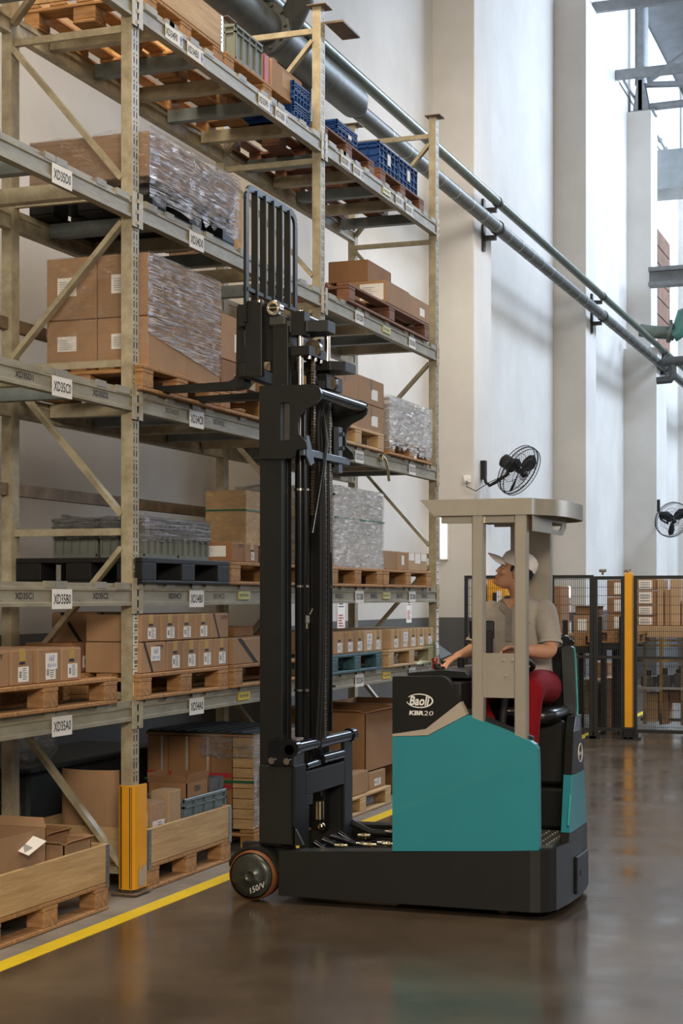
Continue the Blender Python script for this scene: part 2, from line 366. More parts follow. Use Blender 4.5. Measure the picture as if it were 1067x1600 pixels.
for i, y in enumerate((41.0, 47.8)):
    m = MB(); m.box(-6.06, -5.5, y, y+.85, 0, 11.66); m.build('wall_pilaster', wallm, kind='structure')
m = MB(); m.box(14, 14.3, -4, 62, 0, 12); m.box(-6.3, 14.3, 62, 62.3, 0, 14.3); m.build('wall_right', wallm, kind='structure')
m = MB(); m.prism([(-6.3, 14.3), (14.3, 17.0), (14.3, 17.2), (-6.3, 14.5)], 'Y', 30.5, 62); 
m.build('ceiling', mat('grey_roof_sheet', (.20, .21, .22), .6, 0, .1, 2), kind='structure')
# roof trusses
def truss_at(y, lab):
    t = thing('roof_truss', lab, 'roof truss', (-5.75, y, 11.66))
    m = MB(); m.box(-6.0, -5.5, y-.22, y+.22, 11.662, 11.72); m.prism([(-5.95, 11.72), (-5.62, 11.72), (-5.74, 12.35), (-5.86, 12.35)], 'Y', y-.2, y-.17); m.prism([(-5.95, 11.72), (-5.62, 11.72), (-5.74, 12.35), (-5.86, 12.35)], 'Y', y+.17, y+.2); m.box(-5.84, -5.76, y-.2, y+.2, 11.72, 12.35)
    m.build('bearing_shoe', truss, t)
    m = MB(); m.cyl((-5.8, y, 12.3), (-5.8, y, 14.3), .14); m.build('post', truss, t)
    m = MB(); m.cyl((-5.7, y, 11.82), (6, y, 12.0), .08); m.build('bottom_chord', truss, t)
    m = MB(); m.cyl((-5.8, y, 14.2), (6, y, 15.6), .12); m.build('top_chord', truss, t)
    for a, b in (((-5.75, 12.32), (-2.2, 14.5)), ((-5.75, 12.3), (-2.6, 12.05)), ((-2.6, 12.0), (-2.2, 14.5)), ((-2.2, 14.5), (1.2, 12.0)), ((1.2, 12.0), (2.2, 15))):
        m = MB(); m.cyl((a[0], y, a[1]), (b[0], y, b[1]), .065); m.build('web_tube', truss, t)
    return t
truss_at(34.2, 'grey tubular roof truss seated on top of the farthest stepped pilaster')
truss_at(41.4, 'second grey tubular roof truss farther down the hall')
for y, z, lb in ((30.3, 12.62, 'grey purlin bar reaching off the wall at the very top edge'), (32.6, 12.05, 'grey purlin bar with a square end just left of the truss post')):
    m = MB(); m.box(-6.04, 3, y-.06, y+.06, z-.09, z+.09); tag(m.build('roof_bar', truss, root=(-6.04, y, z-.09)), lb, 'roof bar')
for i, x in enumerate((-4.7, -3.4, -2.1, -.8)):
    z = 14.3+(x+6.3)*2.7/20.6
    m = MB(); m.box(x-.08, x+.08, 30.5, 62, z-.26, z-.02)
    tag(m.build('roof_purlin', truss, root=(x, 30.5, z-.02)), 'roof purlin running down the hall, %s from the left wall' % ('nearest', 'second', 'third', 'fourth')[i], 'roof purlin')
m = MB(); m.tube([(-5.95, 33.0, 12.05), (-5.95, 36.2, 12.05), (-5.93, 38, 12.0), (-5.95, 46, 12.05)], .03, 6)
for y in (34.9, 37.5, 38.3, 40.5): m.cyl((-5.95, y, 12.04), (-5.95, y+.12, 12.04), .055, n=8)
tag(m.build('wall_conduit', truss), 'thin grey conduit running along the wall below the roof', 'conduit')
# duct
t = thing('air_duct', 'square zinc air duct crossing from the wall, top right', 'duct', (-6.0, 36.0, 10.55))
m = MB(); m.box(-6.04, 5, 36, 37.1, 10.55, 11.40); m.build('duct_body', ductm, t)
for x in (-4.9, -3.4):
    m = MB(); m.box(x-.02, x+.02, 35.97, 37.13, 10.52, 11.43); m.build('duct_flange', ductm, t)
# steel beam with brown opening
m = MB(); m.box(-5.5, 5, 33.2, 33.5, 7.92, 8.0); m.box(-5.5, 5, 33.33, 33.37, 8.0, 8.22); m.box(-5.5, 5, 33.2, 33.5, 8.22, 8.3)
tag(m.build('steel_beam', mat('mid_grey_beam_paint', (.16, .165, .165), .5), root=(-5.5, 33.35, 7.92)), 'grey steel beam crossing level with the brick panel, right edge', 'beam')
t = thing('brick_panel', 'narrow brown brick panel in the far white wall', 'wall panel', (-6.04, 37.4, 6.9))
t['kind'] = 'structure'
bm_ = mat('brown_brick', (.20, .11, .07), .8, 0, .15, 3, .1, rnd=.15)
m = MB(); m.box(-6.05, -6.02, 37.4, 39.3, 6.9, 10.05); m.build('mortar_bed', mat('brown_mortar', (.10, .06, .04), .9), t)
me_b = None
for i in range(8):
    z = 6.92+i*.39
    m = MB(); m.box(-6.02, -5.99, 37.43, 39.27, z, z+.36); m.build('brick', bm_, t)
# wall pipes
def run_pipe(name, X, z, r, y0, y1, mt, lab, clamps, joints):
    t = thing(name, lab, 'pipe', (X, y0, z))
    m = MB(); m.cyl((X, y0, z), (X, y1, z), r, n=20); m.build('pipe_run', mt, t)
    for y in joints: m = MB(); m.cyl((X, y, z), (X, y+.015, z), r*1.04, n=20); m.build('joint_band', mat('bright_band', (.42, .44, .42), .35, .6), t)
    for y in clamps:
        m = MB(); m.box(-5.5, X-r*.2, y-.03, y+.03, z-r-.07, z-r-.01); m.box(-5.5, -5.47, y-.05, y+.05, z-r-.2, z+.05); m.cyl((X, y-.035, z), (X, y+.035, z), r*1.16, n=16)
        m.build('pipe_bracket', wire, t)
run_pipe('upper_wall_pipe', -5.3, 6.70, .058, 4, 58, pipem, 'thinner green-grey wall pipe, the upper of the two', (13.9, 20.4, 27.4, 34.0), ())
run_pipe('lower_wall_pipe', -5.3, 6.37, .082, 15.0, 58, pipel, 'thicker grey insulated wall pipe, the lower of the two', (20.4, 27.4, 34.0), [15.9+i*.62 for i in range(30)])
t = thing('main_pipe', 'large dark flanged main pipe behind the racking top', 'pipe', (-5.3, 4, 6.4))
m = MB(); m.cyl((-5.3, 4, 6.42), (-5.3, 14.9, 6.42), .15, n=24); m.cyl((-5.3, 14.9, 6.42), (-5.3, 15.05, 6.38), .15, .085, n=24); m.build('pipe_run', pipel, t)
for y in (10.9, 12.75):
    m = MB(); m.cyl((-5.3, y-.06, 6.42), (-5.3, y-.008, 6.42), .215, n=24); m.cyl((-5.3, y+.008, 6.42), (-5.3, y+.06, 6.42), .215, n=24)
    for k in range(10):
        a = k*math.pi/5; m.cyl((-5.3+.185*math.cos(a), y-.09, 6.42+.185*math.sin(a)), (-5.3+.185*math.cos(a), y+.09, 6.42+.185*math.sin(a)), .016, n=6)
    m.build('flange', pipel, t)
t = thing('branch_pipe', 'dark bent branch pipe with bolted flange at the top edge', 'pipe', (-4.95, 9.5, 7.0))
m = MB(); m.tube([(-4.95, 5, 7.02), (-4.95, 12.2, 7.02), (-4.95, 12.45, 6.9), (-4.98, 12.7, 6.62), (-5.17, 12.85, 6.45)], .11, 16); m.build('pipe_run', pipel, t)
m = MB(); m.cyl((-4.95, 11.7, 7.02), (-4.95, 11.76, 7.02), .18, n=24); m.cyl((-4.95, 11.78, 7.02), (-4.95, 11.84, 7.02), .18, n=24)
for k in range(8):
    a = k*math.pi/4; m.cyl((-4.95+.15*math.cos(a), 11.66, 7.02+.15*math.sin(a)), (-4.95+.15*math.cos(a), 11.88, 7.02+.15*math.sin(a)), .015, n=6)
m.build('flange', rust, t)
# far valve pipes
q = lambda px, py, Y=33: onY(px, py, Y)
t = thing('valve_pipe', 'green pipe with valve crossing at the right edge', 'pipe', tuple(q(1000, 516)))
m = MB(); m.tube([q(1000, 516), q(1020, 519), q(1045, 520), q(1054, 523)], .13, 12); m.build('pipe_run', pipem, t)
m = MB(); m.tube([q(1052, 524), q(1060, 520), q(1064, 505), q(1067, 492), q(1080, 488)], .14, 12); m.build('elbow', mat('green_valve_paint', (.05, .16, .12), .4), t)
m = MB(); m.cyl(q(1046, 520), q(1050, 521), .2, n=14); m.cyl(q(1048, 519), q(1048, 500), .035, n=8); m.build('valve', pipem, t)
t = thing('drop_pipe', 'dark tee pipe bending down below the green valve', 'pipe', tuple(q(1036, 567)))
m = MB(); m.tube([q(1034, 566), q(1075, 563)], .10, 10); m.tube([q(1051, 566), q(1051, 588), q(1048, 593), q(1026, 595)], .075, 10); m.build('pipe_run', mat('dark_pipe_paint', (.06, .065, .065), .4), t)
# wall fan
def fan(loc, ax, R_, lab, bracket, mir=1):
    t = thing('wall_fan', lab, 'fan', tuple(loc)); c = Vector(loc); ax = Vector(ax).normalized()
    u = ax.cross(Vector((0, 0, 1))).normalized(); v = u.cross(ax)
    P = lambda r, a, h: c+u*r*math.cos(a)+v*r*math.sin(a)+ax*h
    ring = lambda r, h: [P(r, 2*math.pi*i/40, h) for i in range(40)]
    m = MB()
    for r, h, w in ((R_, 0, .009), (R_*.985, .05, .006), (R_*.985, -.05, .006), (R_*.6, .085, .003), (R_*.6, -.075, .003), (R_*.25, .1, .004)): m.tube(ring(r, h), w, 6, closed=True)
    for i in range(48):
        a = 2*math.pi*i/48; b = a+.25
        m.tube([P(.05, a, .10), P(R_*.6, a+.12, .085), P(R_*.95, b, .045), P(R_, b, 0)], .0018, 4, caps=False)
        m.tube([P(.10, a, -.10), P(R_*.6, a-.12, -.08), P(R_*.95, a-.25, -.045), P(R_, a-.25, 0)], .0018, 4, caps=False)
    m.build('wire_guard', wire, t, kind='stuff')
    for k in range(3):
        a = k*2*math.pi/3+.4; m = MB(); ro = []
        for i, (r, w_, tw) in enumerate(((.05, .04, .6), (R_*.35, .085, .5), (R_*.65, .10, .4), (R_*.88, .06, .3))):
            ca = P(r, a, 0); tdir = (-u*math.sin(a)+v*math.cos(a))*math.cos(tw)+ax*math.sin(tw)
            ro.append([ca-tdir*w_, ca-tdir*w_*.3+ax*.012, ca+tdir*w_, ca+tdir*w_*.2-ax*.004])
        m.loft(ro); m.build('blade', blackp, t)
    m = MB(); m.cyl(c-ax*.30, c-ax*.27, .05, .09, n=20); m.cyl(c-ax*.27, c-ax*.10, .09, .085, n=20); m.cyl(c-ax*.10, c+ax*.03, .04, n=14); m.ball(c+ax*.09, .05); m.build('motor', blackp, t)
    m = MB(); b = Vector(bracket); e = c-ax*.2-Vector((0, 0, .14))
    m.tube([b, b+Vector((0.03, 0, -.14)), b+(e-b)*.25+Vector((0, 0, -.17)), b+(e-b)*.5+Vector((0, 0, -.12)), e, c-ax*.2], .022, 8)
    m.box(b.x-.03, b.x+.03, b.y-.05, b.y+.05, b.z-.1, b.z+.14); m.build('bracket_arm', blackp, t)
    return t
bk = Vector((-5.47, 20.35, 3.25)); fc = onY(811, 735, 20.3)
tf = fan(fc, (.78, -.30, -.50), .335, 'black cage wall fan on the near pilaster above the forklift guard', bk)
p0 = onY(730, 748, 19.99)
m = MB(); m.tube([p0, p0+Vector((0, -.03, -.1)), p0+Vector((.12, -.03, -.16)), p0+Vector((.3, -.02, -.05)), p0+Vector((.42, .1, .02)), bk+Vector((.08, -.05, -.2))], .006, 6); m.build('power_cord', blackp, tf)
m = MB(); m.box(p0.x-.045, p0.x+.045, 19.975, 20.0, p0.z-.045, p0.z+.045); m.cyl((p0.x, 19.95, p0.z), (p0.x, 19.98, p0.z), .03); m.build('wall_socket', white, tf)
fc2 = onY(1050, 812, 33.0)
fan(fc2, (.55, -.72, -.35), .36, 'second black cage wall fan by the far right edge', (-5.36, 33.6, fc2.z+.3))
# wall lamp on the pilaster
c0 = onY(694, 840, 19.98)
t = thing('wall_lamp', 'bright white vertical tube lamp on the nearest pilaster beside the rack end', 'lamp', (c0.x, 19.99, c0.z-.26))
m = MB(); m.box(c0.x-.05, c0.x+.05, 19.95, 20.0, c0.z-.28, c0.z+.26); m.build('lamp_backplate', white, t)
m = MB(); m.box(c0.x-.04, c0.x+.04, 19.925, 19.95, c0.z-.265, c0.z+.25, b=.01); m.build('diffuser', glowmat('lit_tube', (1, .97, .92), 2.2), t)
for i, (px, py, w_, h_, lb) in enumerate(((533, 955, .12, .22, 'white and red notice on the wall behind the blue-green pallet'), (639, 950, .10, .18, 'white notice with pink print on the wall near the rack end'))):
    p = onX(px, py, -6.045); m = MB(); m.box(-6.05, -6.044, p.y-w_, p.y+w_, p.z-h_, p.z+h_)
    
    for k in range(5): m.box(-6.044, -6.0432, p.y-w_*.7, p.y-w_*.7+w_*(1.3-.2*(k%3)), p.z-h_*(.75-.13*k), p.z-h_*(.69-.13*k), 1); m.box(-6.044, -6.0432, p.y-w_*.7, p.y-w_*.7+w_*(1.4-.2*(k%2)), p.z+h_*(.2+.13*k), p.z+h_*(.25+.13*k), 2)
    tag(m.build('wall_notice', [white, redink, ink], root=(-6.05, p.y, p.z)), lb, 'notice')
# ================================================================ PALLET RACK
RXF, RXB = -4.175, -4.936            # front faces of front and rear uprights
UY = [5.17, 8.09, 11.03, 13.91]
LV = [(.965, 1.075), (1.60, 1.722), (2.672, 2.79), (3.735, 3.855), (4.845, 4.965)]
ZT = 5.9
rack = thing('pallet_rack', 'tall beige steel pallet rack with beams on five levels', 'pallet rack', (-4.6, 8.1, 0))
UP = {}
def upright(X, y, slots):
    m = MB(); w, d = .065, .085; x0 = X-w
    if not slots: m.box(x0, X, y, y+d, .012, ZT)
    else:
        m.box(x0, X-.006, y, y+d, .012, ZT-.0, 1)            # solid core, near-black colour stands in for shade inside the section
        m.face([(X, y, .012), (x0-.001, y, .012), (x0-.001, y, ZT), (X, y, ZT)][::-1] if False else [(x0-.0005, y-.0008, .012), (X, y-.0008, .012), (X, y-.0008, ZT), (x0-.0005, y-.0008, ZT)])
        m.face([(X, y+d+.0008, .012), (x0, y+d+.0008, .012), (x0, y+d+.0008, ZT), (X, y+d+.0008, ZT)])
        ys = [y-.0008, y+.022, y+.032, y+.054, y+.064, y+d+.0008]; z = .012
        while z < ZT-.08:
            zs = [z, z+.012, z+.047, z+.058, z+.068, z+.075]
            for k in range(5):
                for c in range(5):
                    if c in (1, 3) and k in (1, 3): continue
                    m.face([(X, ys[c], zs[k]), (X, ys[c+1], zs[k]), (X, ys[c+1], zs[k+1]), (X, ys[c], zs[k+1])])
            z += .075
        m.box(X-.004, X, y, y+d, z, ZT)
    m.build('upright', [paint, mat('painted_hollow_shade', (.03, .026, .02), .8)], rack)
    if slots: UP[round(y, 2)] = bpy.data.objects[COL.objects[-1].name]
    m = MB(); m.box(x0-.04, X+.04, y-.04, y+d+.04, .001, .013); m.build('foot_plate', rust, rack)
    m = MB(); m.box(x0-.03, X+.05, y-.04, y+d+.03, ZT+.001, ZT+.008); m.build('top_plate', rust, rack)
for y in UY:
    upright(RXF, y, y > 6); upright(RXB, y, False)
# frame bracing
def brace(y, za, zb, xa, xb, w=.04):
    m = MB(); m.bar((xa, y, za), (xb, y, zb), .028, w, (0, 1, 0)) if abs(za-zb) > .1 else m.box(xa, xb, y-.014, y+.014, za-w/2, za+w/2)
    m.build('brace', paint, rack)
for y in UY:
    yc = y+.045; a, b = RXB, RXF-.065
    for z in (.13, 1.10, 2.01, 2.945, 3.88, 4.80, 5.74): brace(yc, z, z, a, b)
    fr = [(.97, .16, 0), (1.92, 1.15, 1), (2.87, 2.10, 0), (3.72, 3.0, 1), (4.76, 3.96, 0), (5.66, 4.90, 1)]
    for hi, lo, front_high in fr:
        brace(yc-.03, lo if front_high else hi, hi if front_high else lo, a, b, .05)
    if y > 10:
        pass
FB = {}
for bay in range(3):
    y0, y1 = UY[bay]+.085, UY[bay+1]
    for z in (2.26, 3.2):
        m = MB(); m.box(RXB-.065, RXB-.02, y0-.04, y1+.04, z-.035, z+.035); m.build('rear_tie', rust, rack)
    for lv, (z0, z1) in enumerate(LV):
        h = z1-z0
        for front in (1, 0):
            X = RXF+.012 if front else RXB+.0; s = 1
            prof = [(X-.052, z0), (X, z0), (X, z0+.018), (X-.007, z0+.022), (X-.007, z1-.045), (X, z1-.040), (X, z1-.026), (X-.012, z1-.024), (X-.012, z1), (X-.052, z1)]
            m = MB(); m.prism(prof, 'Y', y0+.003, y1-.003)
            bmo = m.build('beam', paint2 if front else paint, rack)
            if front: FB[bay, lv] = bmo
            for (ya, yb) in ((y0, y0+.006), (y1-.006, y1)):
                pass
            if front:
                for yy, sg in ((y0, 1), (y1, -1)):
                    m = MB(); m.box(X-.002, X+.004, yy-(.05 if sg > 0 else .02), yy+(.02 if sg > 0 else .05), z0-.045, z1+.03)
                    for k in range(3): m.box(X+.004, X+.009, yy-(.035*sg)-.006, yy-(.035*sg)+.006, z0-.03+k*.06, z0-.01+k*.06)
                    m.build('beam_connector', paint, bmo)
                    m = MB(); m.box(X-.012, X+.004, yy+sg*.05, yy+sg*.20, z1-.034, z1+.004); m.build('beam_clip', paint2, bmo)
        # load bars between the beams
        for k, f in enumerate((.13, .32, .5, .68, .87)):
            yy = y0+(y1-y0)*f; blue = (k+bay+lv) % 2 == 0
            m = MB(); m.box(RXB+.004, RXF-.042, yy-.035, yy+.035, z1-.085, z1-.004); m.build('load_bar', barg if blue else paint, rack)
            m = MB(); m.box(RXF+.0, RXF+.0145, yy-.05, yy+.05, z1-.028, z1+.006)
            m.build('load_bar_hook', paint2 if k % 2 else paperg, FB[bay, lv])
def beam_of(Y): return 0 if Y < UY[1] else (1 if Y < UY[2] else 2)
def beam_label(bay_txt, Y, lv, w=.20, h=.10, dz=0, arrow=None, rot=0.):
    z0, z1 = LV[lv]; X = RXF+.0135; zc = (z0+z1)/2-.012+dz
    m = MB(); m.box(X, X+.002, Y-w/2, Y+w/2, zc-h/2, zc+h/2, 0)
    put_text(m, bay_txt, (X+.002, Y-(.03*w/.2 if arrow else 0), zc), FX, w=w*(.70 if arrow else .86), h=h*.5, mi=1, bold=.012)
    if arrow:
        s = 1 if arrow == 'u' else -1; ya = Y+w*.41; xx = X+.0032
        m.face([(xx, ya-.016, zc+s*.0), (xx, ya+.016, zc), (xx, ya, zc+s*.035)] if s > 0 else [(xx, ya-.016, zc), (xx, ya, zc-.035), (xx, ya+.016, zc)], 2)
        m.box(X+.002, xx, ya-.006, ya+.006, zc-s*.03, zc, 2)
    m.build('location_label', [white, ink, blueink], FB[beam_of(Y), lv], label='white label reading %s' % bay_txt)
    m = MB(); m.box(X-.004, X+.001, Y-.055, Y+.055, z1-.03, z1+.006); m.build('label_clip', paperg, FB[beam_of(Y), lv])
def stencil(txt, Y, lv, w=.17, h=.032, mt=None):
    z0, z1 = LV[lv]; m = MB(); put_text(m, txt, (RXF+.0055, Y, (z0+z1)/2-.008), FX, w=w, h=h, mi=0, bold=.02); m.build('stencil_text', mt or ink, FB[beam_of(Y), lv])
faded = mat('faded_ink', (.16, .13, .09), .8)
for lv, c in enumerate('ABCD'):
    beam_label('XD35%s0' % c, 7.30, lv, dz=-.012); beam_label('XD34%s0' % c, 8.90, lv, dz=-.012)
    beam_label('XD33%s0' % c, 10.27, lv, .18, .09); beam_label('XD32%s0' % c, 11.83, lv, .19, .095); beam_label('XD31%s0' % c, 13.17, lv, .18, .09)
for n, ya, yb in (('34', 8.59, 8.88), ('33', 9.96, 10.25), ('32', 11.53, 11.80), ('31', 12.83, 13.10), ('35', 6.95, 7.25)):
    beam_label('XD%sF0' % n, ya, 4, .22, .085, .005, 'u'); beam_label('XD%sE0' % n, yb, 4, .22, .085, -.005, 'd')
stencil('XD35C1', 6.95, 1); stencil('XD35C2', 7.72, 1); stencil('XD34C1', 8.62, 1); stencil('XD34C2', 9.24, 1, mt=faded)
stencil('XD35D1', 6.95, 2); stencil('XD35D2', 7.72, 2); stencil('XD34D1', 8.58, 2, mt=faded); stencil('XD34D2', 9.24, 2, mt=faded)
stencil('XD32C1', 11.4, 1); stencil('XD32C2', 12.2, 1); stencil('XD31C1', 12.85, 1); stencil('XD31C2', 13.55, 1)
for Y, lv, t_, mt in ((9.62, 0, 'MAX', yel), (9.62, 1, '', yelgreen), (6.55, 1, '', yel), (6.55, 2, '', yel), (6.55, 3, '', yel), (12.5, 0, '', yel), (12.5, 1, '', yelgreen), (12.5, 3, '', yelgreen), (12.5, 4, '', yelgreen)):
    z0, z1 = LV[lv]; m = MB(); zc = (z0+z1)/2; m.box(RXF+.005, RXF+.0145, Y-.09, Y+.09, zc-.03, zc+.022)
    for k in range(5): m.box(RXF+.0145, RXF+.0153, Y-.075+k*.03, Y-.06+k*.03, zc-.012, zc+.006, 1)
    m.build('load_sticker', [mt, faded], FB[beam_of(Y), lv])
random.seed(3)
def barcodes(y, z0, z1, X=RXF+.0008):
    z = z0; i = 0
    while z < z1:
        w = .062; yc = y+.044; m = MB(); h = .062; m.box(X, X+.0015, yc-w/2, yc+w/2, z, z+h); xx = X+.0022
        for k in range(9):
            a = yc-.02+k*.0046; m.face([(xx, a, z+.028), (xx, a+random.choice((.0015, .003)), z+.028), (xx, a+.0028, z+.05), (xx, a, z+.05)], 1)
        m.face([(xx, yc-.016, z+.012), (xx, yc+.016, z+.012), (xx, yc+.016, z+.019), (xx, yc-.016, z+.019)], 1)
        m.build('barcode_label', [white, ink], UP[round(y, 2)]); z += .066; i += 1
barcodes(UY[1], 0.985, 1.52); barcodes(UY[3], .75, 1.5); barcodes(UY[3], 1.76, 1.95)
m = MB(); m.box(RXF+.0, RXF+.14, UY[2]+.085, UY[2]+.46, 5.80, 5.815); m.build('tie_plate', rust, rack)
# dark blue-green hook near rack level three
m = MB(); m.tube([(RXF+.03, 12.35, 2.76), (RXF+.04, 12.38, 2.74), (RXF+.035, 12.46, 2.66), (RXF+.03, 12.5, 2.58)], .012, 8); m.cyl((RXF+.012, 12.34, 2.75), (RXF+.035, 12.34, 2.75), .03, n=12); m.build('safety_pin', brass, rack)
# column guard
t = thing('column_guard', 'orange-yellow upright protector with black stripes at the near rack post', 'post guard', (-4.18, 8.1, 0))
def guard_ring(z, g=0.):
    return [Vector((x, y, z)) for x, y in ((-4.246, 8.14), (-4.246, 8.085), (-4.24, 8.06), (-4.22, 8.045), (-4.165, 8.04), (-4.15, 8.045), (-4.14, 8.06), (-4.136, 8.09), (-4.134, 8.19), (-4.14, 8.205), (-4.15, 8.205), (-4.152, 8.19), (-4.154, 8.09), (-4.16, 8.07), (-4.19, 8.062), (-4.225, 8.07), (-4.2405, 8.09), (-4.2405, 8.14))]
m = MB(); m.loft([guard_ring(.04), guard_ring(.61)], sm=False); m.build('guard_shell', orange, t)
for (x0, y0, x1, y1) in ((-4.2195, 8.0448, -4.2125, 8.0441), (-4.1640, 8.0401, -4.1585, 8.0420), (-4.1535, 8.0437, -4.1500, 8.0448)):
    m = MB(); n_ = Vector((y1-y0, -(x1-x0), 0)).normalized()*-.001 if False else Vector((0, -.0012, 0)) 
    m.face([Vector((x0, y0, .045))+n_, Vector((x1, y1, .045))+n_, Vector((x1, y1, .605))+n_, Vector((x0, y0, .605))+n_]); m.build('black_stripe', blackp, t)
m = MB(); 
pts = [(8.092, .05), (8.17, .05), (8.183, .10), (8.186, .19), (8.17, .155), (8.15, .17), (8.13, .13), (8.11, .17), (8.095, .15)]
m.face([(-4.1338-(y-8.09)*-.02+.0004, y, z) for y, z in pts]); m.build('worn_patch', mat('bare_scraped_metal', (.42, .37, .30), .6), t)
m = MB(); m.box(-4.27, -4.12, 8.03, 8.24, .0135, .02); m.build('guard_foot', rust, t)
# ================================================================ PALLETS AND GOODS
_pal = {}
def pallet(X, Y0, Y1, z, depth=.8, label='', mt=None, style='wood', group=None, sub=None):
    """long side along Y, front edge at X"""
    mt = mt or wood; W = Y1-Y0; key = (mt.name, round(W, 2), depth, style)
    loc = (X-depth/2, (Y0+Y1)/2, z)
    t = thing('pallet', label, 'pallet', loc)
    ORG[t.name] = Vector((0, 0, 0))
    P = []
    hx, hy = depth/2, W/2
    if style == 'wood':
        bw = .10
        for i in range(5): P.append(('top_board', (-hx+i*(depth-bw)/4, -hx+i*(depth-bw)/4+bw, -hy, hy, .122, .144)))
        for yy in (-hy, -.0725, hy-.145): P.append(('stringer_board', (-hx, hx, yy, yy+.145, .10, .122)))
        for yy, ww in ((-hy, .145), (-.0725, .145), (hy-.145, .145)):
            for xx, wx in ((-hx, .10), (-.0725, .145), (hx-.10, .10)): P.append(('block', (xx, xx+wx, yy+.004, yy+ww-.004, .022, .10)))
        for xx, wx in ((-hx, .10), (-.0725, .145), (hx-.10, .10)): P.append(('bottom_board', (xx, xx+wx, -hy, hy, 0.001, .022)))
    else:
        P.append(('deck', (-hx, hx, -hy, hy, .115, .144)))
        for yy in (-hy, -.09, hy-.18):
            for xx in (-hx, -.08, hx-.16): P.append(('foot', (xx, xx+.16, yy, yy+.18, .018, .115)))
        for xx in (-hx, -.08, hx-.16): P.append(('runner', (xx, xx+.16, -hy, hy, .001, .018)))
    for n_, b in P:
        k = (mt.name, n_)+tuple(round(v_, 3) for v_ in (b[1]-b[0], b[3]-b[2], b[5]-b[4]))
        if k not in _pal:
            m = MB(); dx, dy, dz = (b[1]-b[0])/2, (b[3]-b[2])/2, (b[5]-b[4])/2; m.box(-dx, dx, -dy, dy, -dz, dz, b=.004)
            o = m.build(n_, mt); _pal[k] = o.data
        else:
            o = bpy.data.objects.new(n_, _pal[k]); COL.objects.link(o)
        o.parent = t; o.location = ((b[0]+b[1])/2, (b[2]+b[3])/2, (b[4]+b[5])/2)
    return t
def yx(px, X): return onX(px, 900, X).y
def pp(px0, px1, z, X=-4.13, **k): return pallet(X, yx(px0, X), yx(px1, X), z, **k)
def feat(o, kind, X, Y0, Y1, z0, z1, a=None):
    w = Y1-Y0; h = z1-z0; yc = (Y0+Y1)/2; e = .0015
    if kind == 'tape':
        m = MB(); tw = min(.055, w*.28); m.box(X, X+e, yc-tw/2, yc+tw/2, z1-h*.36, z1); m.build('tape', tape, o)
        m = MB(); m.box(X, X+e*1.3, yc-tw*.45, yc+tw*.45, z1-h*.42, z1-h*.34); m.build('hand_hole', ink, o)
    if kind == 'tapeb':
        m = MB(); m.box(X, X+e, yc-.02, yc+.02, z1-h*.42, z1); m.build('tape', tapeb, o)
    if kind in ('lab', 'labs', 'labl'):
        lw = min(.095, w*.5); c = yc+w*.05; zz = z0+h*.30
        if kind == 'labs': lw = .05; zz = z0+h*.33
        if kind == 'labl': lw = .15; c = yc; zz = z0+h*.35
        lh = min(.12, h*.42) if kind != 'labl' else h*.4
        m = MB(); m.box(X, X+e, c-lw/2, c+lw/2, zz-lh/2, zz+lh/2)
        for k in range(6):
            za = zz+lh*(.36-.14*k); m.face([(X+e*1.6, c-lw*.1, za), (X+e*1.6, c+lw*random.uniform(.15, .42), za), (X+e*1.6, c+lw*.3, za+lh*.04), (X+e*1.6, c-lw*.1, za+lh*.04)], 1)
        for k in range(4): m.box(X+e, X+e*1.6, c-lw*.40, c-lw*.2, zz-lh*.2+k*lh*.11, zz-lh*.14+k*lh*.11, 1)
        m.build('shipping_label', [white, ink], o)
    if kind == 'note':
        m = MB(); c = yc+w*.08; m.box(X, X+e*2, c-.055, c+.055, z1-h*.62, z1-h*.16); put_text(m, a or '163', (X+e*2, c, z1-h*.30), FX, h=.028, mi=1, shear=.2); put_text(m, '2021.10.16', (X+e*2, c, z1-h*.50), FX, w=.085, h=.016, mi=1, shear=.2)
        m.build('handwritten_note', [white, blueink], o)
    if kind == 'strap':
        m = MB(); m.face([(X+e, Y0+w*.08, z1), (X+e, Y0+w*.42, z0), (X+e, Y0+w*.5, z0), (X+e, Y0+w*.16, z1)]); m.build('black_stripe', blackp, o)
    if kind == 'ccty':
        m = MB(); put_text(m, 'CCTY', (X, yc+w*.24, z1-h*.18), FX, h=min(.035, h*.15), mi=0, bold=.03, w=min(.1, w*.4)); m.build('printed_text', ink, o)
    if kind == 'patch':
        m = MB(); m.box(X, X+e, Y0+w*.35, Y0+w*.7, z0+h*.3, z1-h*.15); m.build('torn_patch', cardl, o)
    if kind == 'papers':
        for k in range(3): m = MB(); m.box(X, X+e*(1+k*.4), Y0+w*(.02+.33*k), Y0+w*(.02+.33*k+.28), z1-h*(.45+.15*(k % 2)), z1-h*.03); m.build('paper_slip', white, o)
    if kind == 'slip':
        m = MB(); m.box(X, X+e, yc+w*.0, yc+w*.24, z0+h*.22, z0+h*.62); m.build('paper_slip', white, o)
    if kind == 'tilted':
        m = MB(); m.box(X, X+e, yc-.02, yc+.04, z0+h*.28, z1-h*.2); m.build('paper_slip', white, o)
def side_stripe(o, X, depth, Y0, z0, z1, a=.18, b=.62):
    m = MB(); x0 = X-depth; m.face([(x0+depth*a, Y0-.0015, z1), (x0+depth*b, Y0-.0015, z0), (x0+depth*(b+.09), Y0-.0015, z0), (x0+depth*(a+.09), Y0-.0015, z1)][::-1] if False else [(x0+depth*a, Y0-.0015, z1), (x0+depth*b, Y0-.0015, z0), (x0+depth*(b+.09), Y0-.0015, z0), (x0+depth*(a+.09), Y0-.0015, z1)]); m.build('black_stripe', blackp, o)
